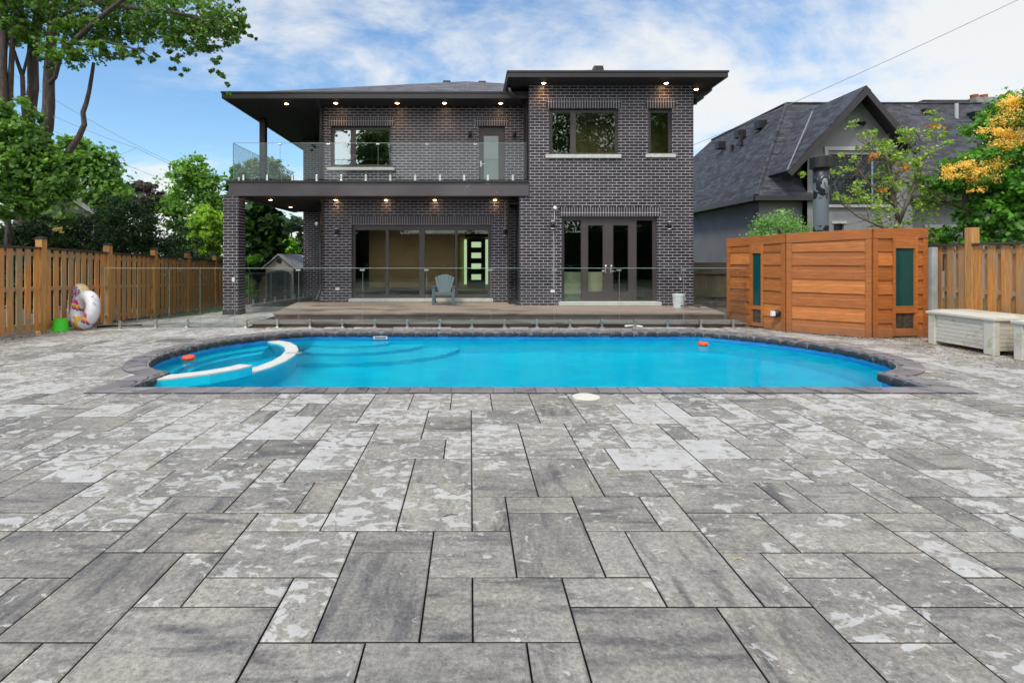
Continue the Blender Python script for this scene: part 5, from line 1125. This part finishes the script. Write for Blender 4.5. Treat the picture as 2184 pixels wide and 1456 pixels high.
litter('gravel_debris', 900, sg, .013, ((.12,.10,.08),(.50,.47,.42)))
# grass blades standing in the lawn strip
gm = N('grass_blades'); gi = gm.island(); gm.done(gm.bsdf(gm.mix(gi, (.05,.12,.02), (.11,.20,.045)), .7))
q = MB()
for _ in range(9000):
    x = rnd.uniform(-8.8,-5.7); y = rnd.uniform(14.3, 19.5)
    if x > -6.6 - .9*(1-sm(14.4,16.2,y)) + (0 if y < 16.3 else 1.0): continue
    z = ground_z(x, y)-.02; a = rnd.uniform(0,6.28); h = rnd.uniform(.04,.11); w_ = .008; dx, dy = math.cos(a)*w_, math.sin(a)*w_; lx, ly = rnd.gauss(0,.025), rnd.gauss(0,.025)
    q.add([(x-dx,y-dy,z),(x+dx,y+dy,z),(x+lx,y+ly,z+h)], [(0,1,2)])
tag(q.build('lawn_grass', gm.m), kind='stuff')
# ================================================================ TREES AND PLANTS
nr_ = np.random.default_rng(11)
def leaf_mat(name, trans=.35, rough=.5):
    q = N(name); c = q.attr('lc').outputs['Color']; d = q.bsdf(c, rough, 0, None, .35); t = q.n('ShaderNodeBsdfTranslucent')
    q.l(q.mix(1.0, c, (1.5,1.7,.6), 'MULTIPLY'), t.inputs[0]); mx = q.n('ShaderNodeMixShader'); mx.inputs[0].default_value = trans; q.l(d, mx.inputs[1]); q.l(t.outputs[0], mx.inputs[2]); return q.done(mx.outputs[0])
M['leaf'] = leaf_mat('broad_leaves'); M['needle'] = leaf_mat('conifer_sprays', .12, .7)
def crown(name, blobs, n_, size, ca, cb, parent, mat='leaf', shape='diamond', spread=.22, per=40, up=.5, droop=0, var=.35, gap=0):
    """leaves gathered in sprays spread through the blobs' volume; ca, cb are the darkest and lightest leaf colours"""
    vol = np.array([b[1][0]*b[1][2] for b in blobs]); vol = vol/vol.sum(); pts = []; cl = []
    for b, f in zip(blobs, vol):
        k = max(3, int(n_*f/per)); c = np.array(b[0]); r = np.array(b[1])
        d = nr_.normal(size=(k,3)); d /= np.linalg.norm(d, axis=1)[:,None]; rad = nr_.uniform(.35, 1.0, k)**.5
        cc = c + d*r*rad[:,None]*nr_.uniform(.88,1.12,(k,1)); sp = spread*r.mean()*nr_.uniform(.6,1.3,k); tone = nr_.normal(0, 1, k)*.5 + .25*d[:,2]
        m = per; off = nr_.normal(size=(k,m,3))*sp[:,None,None]*np.array([1,1,.55]); off[:,:,2] -= droop*np.abs(nr_.normal(size=(k,m)))*sp[:,None]
        pts.append((cc[:,None,:]+off).reshape(-1,3)); out = np.repeat(d, m, axis=0); cl.append(np.concatenate([out, np.repeat(tone, m)[:,None]], axis=1))
    p = np.concatenate(pts); q_ = np.concatenate(cl)
    n = len(p); nrm = nr_.normal(size=(n,3))*.7 + q_[:,:3]*.5 + np.array([0,0,up]); nrm /= np.linalg.norm(nrm, axis=1)[:,None]
    t = nr_.normal(size=(n,3)); t -= (t*nrm).sum(1)[:,None]*nrm; t /= np.linalg.norm(t, axis=1)[:,None]; t[:,2] -= .35; t /= np.linalg.norm(t, axis=1)[:,None]; bt = np.cross(nrm, t)
    s_ = size*nr_.uniform(.6, 1.3, n)
    if shape == 'maple': L_ = [((-.5,0),(-.28,-.42),(-.05,-.16),(.05,-.5),(.2,-.15),(.6,0),(.2,.15),(.05,.5),(-.05,.16),(-.28,.42))]
    elif shape == 'long': L_ = [((-.5,0),(-.1,-.16),(.55,0),(-.1,.16))]
    elif shape == 'round': L_ = [((-.5,0),(-.25,-.38),(.2,-.36),(.5,0),(.2,.36),(-.25,.38))]
    else: L_ = [((-.5,0),(0,-.33),(.5,0),(0,.33))]
    co = L_[0]; k = len(co); fold = nr_.uniform(.05,.3,n)
    vs = np.empty((n,k,3)); 
    for i, (a, b) in enumerate(co): vs[:,i] = p + (t*a + bt*b)*s_[:,None] + nrm*(abs(b)*fold*s_)[:,None]
    me = bpy.data.meshes.new(name); me.vertices.add(n*k); me.vertices.foreach_set('co', vs.ravel()); me.loops.add(n*k); me.polygons.add(n)
    me.loops.foreach_set('vertex_index', np.arange(n*k, dtype=np.int32)); me.polygons.foreach_set('loop_start', np.arange(0, n*k, k, dtype=np.int32)); me.polygons.foreach_set('loop_total', np.full(n, k, dtype=np.int32))
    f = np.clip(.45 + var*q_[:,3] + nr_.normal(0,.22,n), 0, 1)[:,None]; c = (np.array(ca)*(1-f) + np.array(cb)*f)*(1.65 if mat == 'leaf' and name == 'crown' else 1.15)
    c = np.concatenate([c, np.ones((n,1))], axis=1); at_ = me.color_attributes.new('lc', 'FLOAT_COLOR', 'CORNER'); at_.data.foreach_set('color', np.repeat(c, k, axis=0).astype(np.float32).ravel())
    me.materials.append(M[mat]); me.update(); me.validate(); o = bpy.data.objects.new(name, me); sc.collection.objects.link(o)
    if parent:
        o.parent = parent; o.location = -parent.location
    return o
def bark(name, a, b):
    q = N(name); p = q.pos(); g = q.noise(q.map(p, (9,9,1.6)), 2.2, 7, .7, .5); c = q.mix(q.ramp(g, .32, .68), a, b); return q.done(q.bsdf(c, .9, 0, q.bump(g, .9, .03)))
M['bark'] = bark('grey_brown_bark', (.035,.027,.025), (.15,.115,.105)); M['bark_l'] = bark('pale_twig_bark', (.10,.085,.06), (.22,.19,.14))
def blob(x, y, rx, ry, Y, dr=None, j=0):
    p = P(x, y, Y); k = Y/F; return ((p.x, p.y+j, p.z), (rx*k, (dr if dr else (rx+ry)/2*k*.9), ry*k))
def limbs(parent, specs, m='bark', nm='limb', seg=8):
    for i, (pts_, r0, r1) in enumerate(specs):
        n = len(pts_); q = MB(); q.tube([P(*a) for a in pts_], [r0+(r1-r0)*k/(n-1) for k in range(n)], seg); q.build(nm if i else ('trunk' if nm == 'limb' else nm), M[m], parent, 0, True)
# the big maple over the left fence
mt = thing('maple_tree', (PX(62,13), 13, -.2), 'large many trunked maple at the upper left with branches reaching over the yard', 'tree')
limbs(mt, [([(50,560,13),(52,500,13),(60,440,13),(66,400,13),(74,362,13)], .27, .19),
 ([(74,366,13),(88,310,13),(100,272,13),(104,225,13),(104,181,13),(106,139,13),(112,60,13),(114,0,13),(118,-90,13)], .155, .09),
 ([(70,370,13),(62,330,13.2),(60,272,13.3),(66,225,13.4),(71,187,13.4),(70,121,13.4),(78,60,13.4),(87,0,13.5),(95,-80,13.5)], .145, .10),
 ([(18,430,12.8),(10,330,12.8),(8,212,12.8),(6,136,12.8),(9,60,12.8),(8,-60,12.8)], .12, .06),
 ([(20,300,12.9),(21,242,12.9),(22,190,12.9),(24,145,12.9),(28,72,12.9),(36,20,12.9),(40,-40,12.9)], .07, .045),
 ([(58,300,13.1),(50,223,13.1),(48,163,13.1),(38,135,13.1),(30,109,13.1),(12,85,13.1),(-10,60,13.1)], .06, .025), ([(48,163,13.1),(55,135,13.1),(60,112,13.1),(62,60,13.1)], .035, .02),
 ([(112,372,12.6),(121,352,12.6),(145,326,12.6),(158,308,12.6),(169,290,12.6),(180,266,12.6),(177,240,12.6),(184,220,12.6),(190,196,12.6),(196,160,12.6),(200,134,12.6)], .085, .035),
 ([(104,180,13),(118,165,12.6),(135,100,12.4),(144,52,12.4),(148,0,12.4),(150,-40,12.4)], .05, .03), ([(120,40,13),(150,25,12),(185,5,11.6),(230,-20,11.4)], .05, .03), ([(106,139,13),(150,95,12),(206,44,11.5),(255,5,11),(300,-30,10.8)], .06, .035),
 ([(118,-30,13),(200,5,12),(300,20,11.3),(380,28,11),(450,48,10.8),(480,90,10.8)], .07, .015), ([(150,95,12),(230,90,11.6),(300,108,11.4),(330,128,11.4)], .03, .008)])
mb_ = []
for a in ((60,30,60,34,13,.9),(20,45,34,60,13.2,.5),(150,20,60,30,12.5,1),(240,20,70,40,12,1),(320,22,60,44,11.6,1),(395,30,60,45,11.3,1),(455,38,48,40,11,.8),(490,45,30,34,11,.5),
  (180,62,44,18,12,.5),(190,72,60,20,12.2,.6),(250,62,44,26,12,.6),(330,70,48,30,11.6,.6),(400,80,44,30,11.4,.6),(455,85,28,22,11,.4),
  (130,106,38,20,11.8,.5),(180,110,50,18,11.8,.5),(235,104,40,17,11.8,.4),(285,112,30,13,11.6,.3),(312,132,18,13,11.6,.25),(330,118,9,14,11.6,.2),(150,128,30,14,11.9,.4),(95,122,20,22,12.4,.4),
  (376,122,16,18,11.4,.2),(392,152,9,14,11.4,.15),(370,142,10,8,11.4,.1),(430,108,22,14,11.3,.2),(466,125,14,14,11,.2),(455,148,11,9,11,.12),(476,160,12,11,11,.15),(486,186,9,16,11,.12),(492,80,14,18,11,.2),(520,62,15,14,11,.15),(538,78,8,7,11,.1),(505,25,16,22,11,.2),
  (40,60,30,25,12.6,.4),(75,85,22,24,12.8,.3),(60,-60,120,60,12.8,1.5),(220,-70,120,60,12.2,1.5),(360,-60,90,45,11.6,1.2),(140,-170,170,70,12.6,1.8),(-70,20,60,60,13,1.0),(-60,-90,90,70,13,1.4)):
    mb_.append(blob(*a[:5], dr=a[5]))
crown('crown', mb_, 36000, .085, (.022,.052,.012), (.135,.235,.042), mt, shape='maple', spread=.13, per=16, up=.8, droop=.3)
# leafy climber / young lime in front of the trunks at the far left
lt = thing('lime_tree', (PX(15,12), 12, -.2), 'bright round leaved young tree in front of the maple trunks at the left edge', 'tree')
limbs(lt, [([(15,560,12),(18,480,12),(10,400,12),(22,330,12),(40,260,12)], .07, .02), ([(10,400,12),(60,340,12),(90,300,12)], .03, .01)])
crown('crown', [blob(*a[:5], dr=.6) for a in ((8,262,34,32,12),(22,310,48,38,12),(60,285,26,28,12),(78,335,38,34,12),(25,370,50,40,11.8),(100,385,42,34,12.1),(130,400,24,30,12.1),(15,440,34,30,11.6),(70,428,30,24,12),(45,232,16,22,12))], 9500, .10, (.022,.058,.014), (.135,.25,.045), lt, shape='round', spread=.24, per=24, up=.3)
def tree(name, label, base, trunkpts, r, blobs, n_, size, ca, cb, shape='diamond', mat='leaf', group=None, spread=.22, per=36, up=.5, cat='tree', m='bark', extra=(), droop=0):
    t = thing(name, base, label, cat, group); limbs(t, [(trunkpts, r, r*.4)] + list(extra), m); crown('crown', blobs, n_, size, ca, cb, t, mat, shape, spread, per, up, droop); return t
def simpletree(name, label, cx, top, rx, Y, bottom, n_, size, ca, cb, lobes=7, base_y=600, **k):
    x0 = PX(cx, Y); bl = [blob(cx, (top+bottom)/2, rx*.72, (bottom-top)/2*.8, Y)]; rr = random.Random(int(cx*7+top))
    for i in range(lobes):
        a = 2*math.pi*i/lobes + rr.uniform(-.3,.3); bx_ = cx + rx*.62*math.cos(a); by = (top+bottom)/2 - (bottom-top)/2*.62*math.sin(a); bl.append(blob(bx_, by, rx*rr.uniform(.26,.42), (bottom-top)/2*rr.uniform(.26,.42), Y, j=rr.uniform(-.5,.3)))
    z = ground_z(x0, Y) if Y < 30 else -.3
    return tree(name, label, (x0, Y, z), [(cx, HY+(CH-z)/Y*F, Y), (cx+3, (bottom+top)/2+10, Y), (cx-2, top+(bottom-top)*.3, Y)], .018*rx*Y/F*2.2+.05, bl, n_, size, ca, cb, **k)
simpletree('maple_tree', 'rounded mid green maple with dense crown behind the hedge left of the yard', 178, 292, 92, 22, 520, 12000, .20, (.03,.078,.018), (.15,.265,.05), shape='maple', lobes=9)
simpletree('maple_tree', 'dark purple brown maple far off between two green trees', 303, 384, 60, 40, 470, 5000, .28, (.018,.016,.018), (.075,.06,.06), lobes=7)
simpletree('ash_tree', 'tall light green tree with irregular top left of the brick column', 420, 330, 66, 26, 560, 11000, .19, (.03,.075,.014), (.16,.30,.05), lobes=9)
simpletree('young_tree', 'bright yellow green small tree just left of the brick column', 445, 432, 36, 21, 560, 6000, .16, (.06,.13,.012), (.30,.44,.05), lobes=7, shape='maple')
simpletree('willow_tree', 'pale olive tree seen through the balcony glass', 556, 332, 62, 32, 430, 5000, .24, (.04,.07,.03), (.20,.27,.13), lobes=7)
simpletree('catalpa_tree', 'dark large leaved tree hanging behind the porch next to the brick column', 548, 425, 52, 20, 585, 5200, .30, (.008,.026,.007), (.045,.10,.022), shape='round', lobes=8, spread=.3, per=20)
simpletree('spruce_tree', 'dark bluish tree above the garden shed roof', 622, 458, 40, 36, 560, 4000, .26, (.012,.028,.018), (.05,.085,.055), lobes=6)
simpletree('cedar_shrub', 'bright green pointed shrub behind the garden shed', 612, 503, 26, 24, 560, 2500, .14, (.05,.13,.012), (.24,.42,.05), lobes=5)
simpletree('linden_tree', 'small bright green tree behind the balcony at its left end', 508, 352, 26, 27, 440, 2400, .2, (.03,.08,.03), (.12,.25,.07), lobes=6)
t = thing('sumac_sapling', (PX(548,16.6), 16.6, 0), 'spindly sapling with thin leaning stem in front of the shed', 'sapling')
limbs(t, [([(548,646,16.6),(540,600,16.6),(527,562,16.6)], .02, .012)], 'bark_l'); crown('crown', [blob(520,555,24,8,16.6), blob(545,552,20,7,16.6), blob(523,600,14,22,17.2), blob(535,625,18,10,17.2)], 700, .16, (.04,.12,.02), (.22,.42,.06), t, shape='long', per=14)
# clipped dark conifer hedge behind the left fence: single bushes one can tell apart
for k, (cx, top, rx, Y) in enumerate(((30,462,66,12.6),(110,455,54,13.2),(190,432,56,14.0),(262,418,50,15.0),(322,430,48,16.2),(372,468,38,17.6),(418,500,30,19.0),(455,525,22,20.6))):
    lab = ['leftmost dark conifer of the hedge, under the young lime', 'dark conifer of the hedge behind the first fence post', 'dark conifer of the hedge below the rounded maple', 'tall dark conifer of the hedge near the second fence post', 'dark conifer of the hedge below the purple maple', 'lower dark conifer of the hedge behind the third fence post', 'small dark conifer of the hedge behind the fourth fence post', 'smallest dark conifer at the far end of the hedge'][k]
    x0 = PX(cx, Y); bl = []; rr = random.Random(k)
    for i in range(9):
        yy_ = top + 30 + i*(HY+75-top)/9; bl.append(blob(cx+rr.uniform(-.3,.3)*rx, yy_, rx*(.45+.055*i), 30, Y, dr=.55, j=rr.uniform(-.2,.2)))
    tree('conifer', lab, (x0, Y, ground_z(x0,Y)), [(cx, HY+1.7/Y*F, Y), (cx, top+30, Y)], .1, bl, 8000 if k < 5 else 3500, .13, (.008,.024,.008), (.045,.10,.026), 'long', 'needle', 'conifers of the dark hedge', .26, 40, .2, 'conifer')
t = thing('hedge_flower', (PX(128,11.6), 11.6, 1.6), 'small pale yellow leaf cluster showing against the dark hedge', 'leaf cluster')
crown('leaf_cluster', [blob(128,490,12,4,12.0,.1)], 90, .06, (.45,.38,.14), (.7,.62,.3), t, per=12)
# greenery behind and beside the sauna
simpletree('rose_bush', 'light green bush with small leaves spilling over the back of the sauna roof', 1662, 450, 70, 12.9, 560, 8000, .055, (.05,.12,.035), (.22,.36,.13), lobes=9, spread=.3)
sp_ = thing('bare_maple', (PX(1905,12.2), 12.2, 0), 'sparse half bare small tree with twisted grey branches and few yellow and red leaves', 'tree')
rb = random.Random(5); specs = [([(1908,560,12.2),(1912,500,12.2),(1916,470,12.2)], .07, .055), ([(1916,475,12.2),(1908,430,12.2),(1905,395,12.3),(1895,360,12.2),(1890,330,12.2)], .045, .02), ([(1915,480,12.2),(1935,430,12.0),(1950,395,12.0),(1965,360,12.1),(1975,320,12.1)], .045, .018),
 ([(1912,500,12.2),(1870,480,12.0),(1830,462,11.9),(1790,430,11.9),(1760,405,11.9)], .03, .008), ([(1908,440,12.2),(1870,410,12.1),(1840,375,12.1),(1822,345,12.1)], .022, .006), ([(1950,400,12.0),(1990,410,12.1),(2030,430,12.2)], .022, .008), ([(1905,395,12.3),(1925,350,12.3),(1940,310,12.4),(1990,282,12.4)], .02, .005), ([(1895,360,12.2),(1870,330,12.2),(1850,305,12.2)], .014, .004)]
tw = []; tips = []
for pts_, r0, r1 in list(specs[1:]):
    for _ in range(26):
        i = rb.randrange(1, len(pts_)); a = pts_[i-1]; b = pts_[i]; u = rb.random(); x, y, Y = a[0]+(b[0]-a[0])*u, a[1]+(b[1]-a[1])*u, a[2]; dx, dy = rb.uniform(-30,30), rb.uniform(-34,12); ch = [(x,y,Y)]
        for _k in range(3): x += dx*.6+rb.uniform(-7,7); y += dy*.6+rb.uniform(-7,7); Y += rb.uniform(-.15,.15); ch.append((x,y,Y))
        tw.append((ch, .009, .003)); tips.append(ch[-1])
limbs(sp_, specs, 'bark_l'); q = MB()
for ch, r0, r1 in tw:
    q.tube([P(*c) for c in ch], [r0-(r0-r1)*k/(len(ch)-1) for k in range(len(ch))], 4); b = ch[2]; q.tube([P(*b), P(b[0]+rb.uniform(-18,18), b[1]+rb.uniform(-20,8), b[2])], [.004,.002], 3)
tag(q.build('twigs', M['bark_l'], sp_), kind='stuff')
crown('crown', [blob(x, y, 9, 7, Y, dr=.12) for x, y, Y in tips[::2]] + [blob(*a, dr=.25) for a in ((1975,290,18,12,12.3),(1900,330,26,14,12.2),(1925,345,26,14,12.2),(1945,370,18,16,12.1),(1850,420,28,14,12),(1880,450,30,12,12),(1820,405,18,10,12),(1960,460,26,22,12.2),(1925,500,24,14,12.2),(1980,505,30,18,12.3),(1995,420,24,18,12.2))], 2600, .065, (.06,.12,.02), (.32,.42,.08), sp_, spread=.5, per=10, shape='maple', var=.3)
crown('turning_leaves', [blob(*a, dr=.1) for a in ((1865,337,12,8,12),(1990,272,14,7,12.3),(1880,405,8,6,12),(1930,360,14,8,12))], 110, .06, (.40,.10,.04), (.62,.34,.05), sp_, per=14, spread=.5, shape='maple')
ht = thing('flowering_tree', (PX(2062,11.6), 11.6, 0), 'lush green tree with creamy yellow blossom clusters at the right edge behind the fence', 'tree')
limbs(ht, [([(2062,600,11.6),(2064,520,11.6),(2062,460,11.6),(2058,420,11.6),(2075,380,11.5)], .09, .04), ([(2062,460,11.6),(2100,430,11.4),(2150,380,11.2),(2180,300,11.2)], .04, .02), ([(2060,450,11.6),(2020,430,11.7),(1980,405,11.8)], .025, .008)])
crown('crown', [blob(*a[:5], dr=.7) for a in ((2160,235,34,26,11.3),(2120,270,28,22,11.3),(2175,320,46,44,11.3),(2110,340,34,22,11.3),(2060,350,34,22,11.4),(2075,385,44,24,11.4),(2140,400,50,40,11.3),(2190,420,44,60,11.2),(2110,455,44,34,11.4),(2150,495,54,34,11.3),(2050,395,26,20,11.4),(2090,510,30,14,11.5),(2020,380,12,10,11.5),(2030,500,26,16,11.9),(2170,215,30,16,11.3))], 10500, .105, (.012,.05,.008), (.12,.29,.035), ht, shape='maple', spread=.24, per=24)
fl_ = []
for a in ((2172,212,22,10),(2150,222,16,8),(2150,255,34,9),(2120,283,20,7),(2160,285,34,10),(2175,308,30,10),(2140,310,26,9),(2120,345,32,9),(2095,362,26,10),(2075,372,20,8),(2050,352,24,8),(2030,375,15,8),(2020,362,14,6),(2100,385,26,8),(2078,405,12,5),(2110,275,14,5),(2170,240,20,8)): fl_.append(blob(*a, 10.95, dr=.14))
crown('blossom', fl_, 6500, .042, (.74,.42,.07), (.95,.74,.28), ht, spread=.46, per=32, shape='diamond', up=.6)
# trees behind the camera: they show only in the window reflections
for nm_, lb_, x, y, h, r, sd in (('garden_tree','tall dark tree mirrored in the wide upper right window',10.0,-17,19,5.0,1),('garden_tree','dark tree mirrored in the right half of the upper left window',-8.2,-15,13.5,2.2,2),('garden_tree','broad tree mirrored in the narrow upper right window',17,-18,18,4.5,3)):
    t = thing(nm_, (x, y, 0), lb_, 'tree', 'trees mirrored in the windows'); q = MB(); q.tube([(x,y,-.1),(x+.1,y,h*.4),(x,y,h*.8)], [.3,.2,.08], 8); q.build('trunk', M['bark'], t, 0, True); rr = random.Random(sd); bl = []
    for k in range(14): a = rr.uniform(0,6.28); u = rr.uniform(.25,.85); bl.append(((x+math.cos(a)*r*.6*(1.1-u), y+math.sin(a)*r*.6, h*u), (r*.55, r*.55, h*.15)))
    crown('crown', bl, 20000, .30, (.012,.03,.006), (.06,.10,.02), t)
bl = [((x, -9.5, 1.9), (1.1, .7, 2.1)) for x in range(-22, 23, 2)]
wd = [((x, 46+5*math.sin(x), 2.0), (3.2, 2.0, 3.0+.8*math.sin(x*1.7))) for x in list(range(-75,-9,4))+list(range(26,70,4))]
tag(crown('far_trees', wd, 16000, .5, (.012,.035,.01), (.06,.12,.03), None, 'needle', 'diamond', .3, 30), kind='stuff')
hg = crown('rear_hedge', bl, 26000, .17, (.008,.02,.006), (.04,.08,.02), None, 'needle', 'diamond', .3, 40); tag(hg, kind='stuff')
q = MB(); q.box(-24, 24, -9.9, -9.3, -.05, 3.3); tag(q.build('rear_hedge_core', simple('hedge_shade', (.006,.012,.004), .9)), kind='stuff')
# overhead cables
def cable(name, label, a, b, sag, r=.012, grp='overhead cables'):
    q = MB(); A = P(*a); Bv = P(*b); q.tube([A.lerp(Bv, k/24) - Vector((0,0,sag*4*(k/24)*(1-k/24))) for k in range(25)], r, 5); tag(q.build(name, simple('cable_grey', (.26,.28,.30), .6) if 'cable_grey' not in bpy.data.materials else bpy.data.materials['cable_grey'], None, 0, True), label, 'cable', grp)
cable('overhead_cable', 'single dark cable rising to the top right above the grey house', (1465,315,20), (2230,-28,14), .1, .009)
cable('overhead_cable', 'steepest thin cable crossing the left sky behind the maple trunks', (0,140,24), (400,362,30), .25, .009)
cable('overhead_cable', 'upper pale cable bending towards the small knot in the left sky', (0,190,24), (292,316,28), .2, .009)
cable('overhead_cable', 'lower pale cable running from the trunks to the dark purple maple', (0,218,24), (350,384,30), .2, .009)
cable('overhead_cable', 'short cable climbing from the rounded maple to the knot in the left sky', (215,340,26), (292,316,28), .05, .008)
cable('overhead_cable', 'cable running from the knot down to the tall light green tree', (292,316,28), (392,362,32), .05, .009)
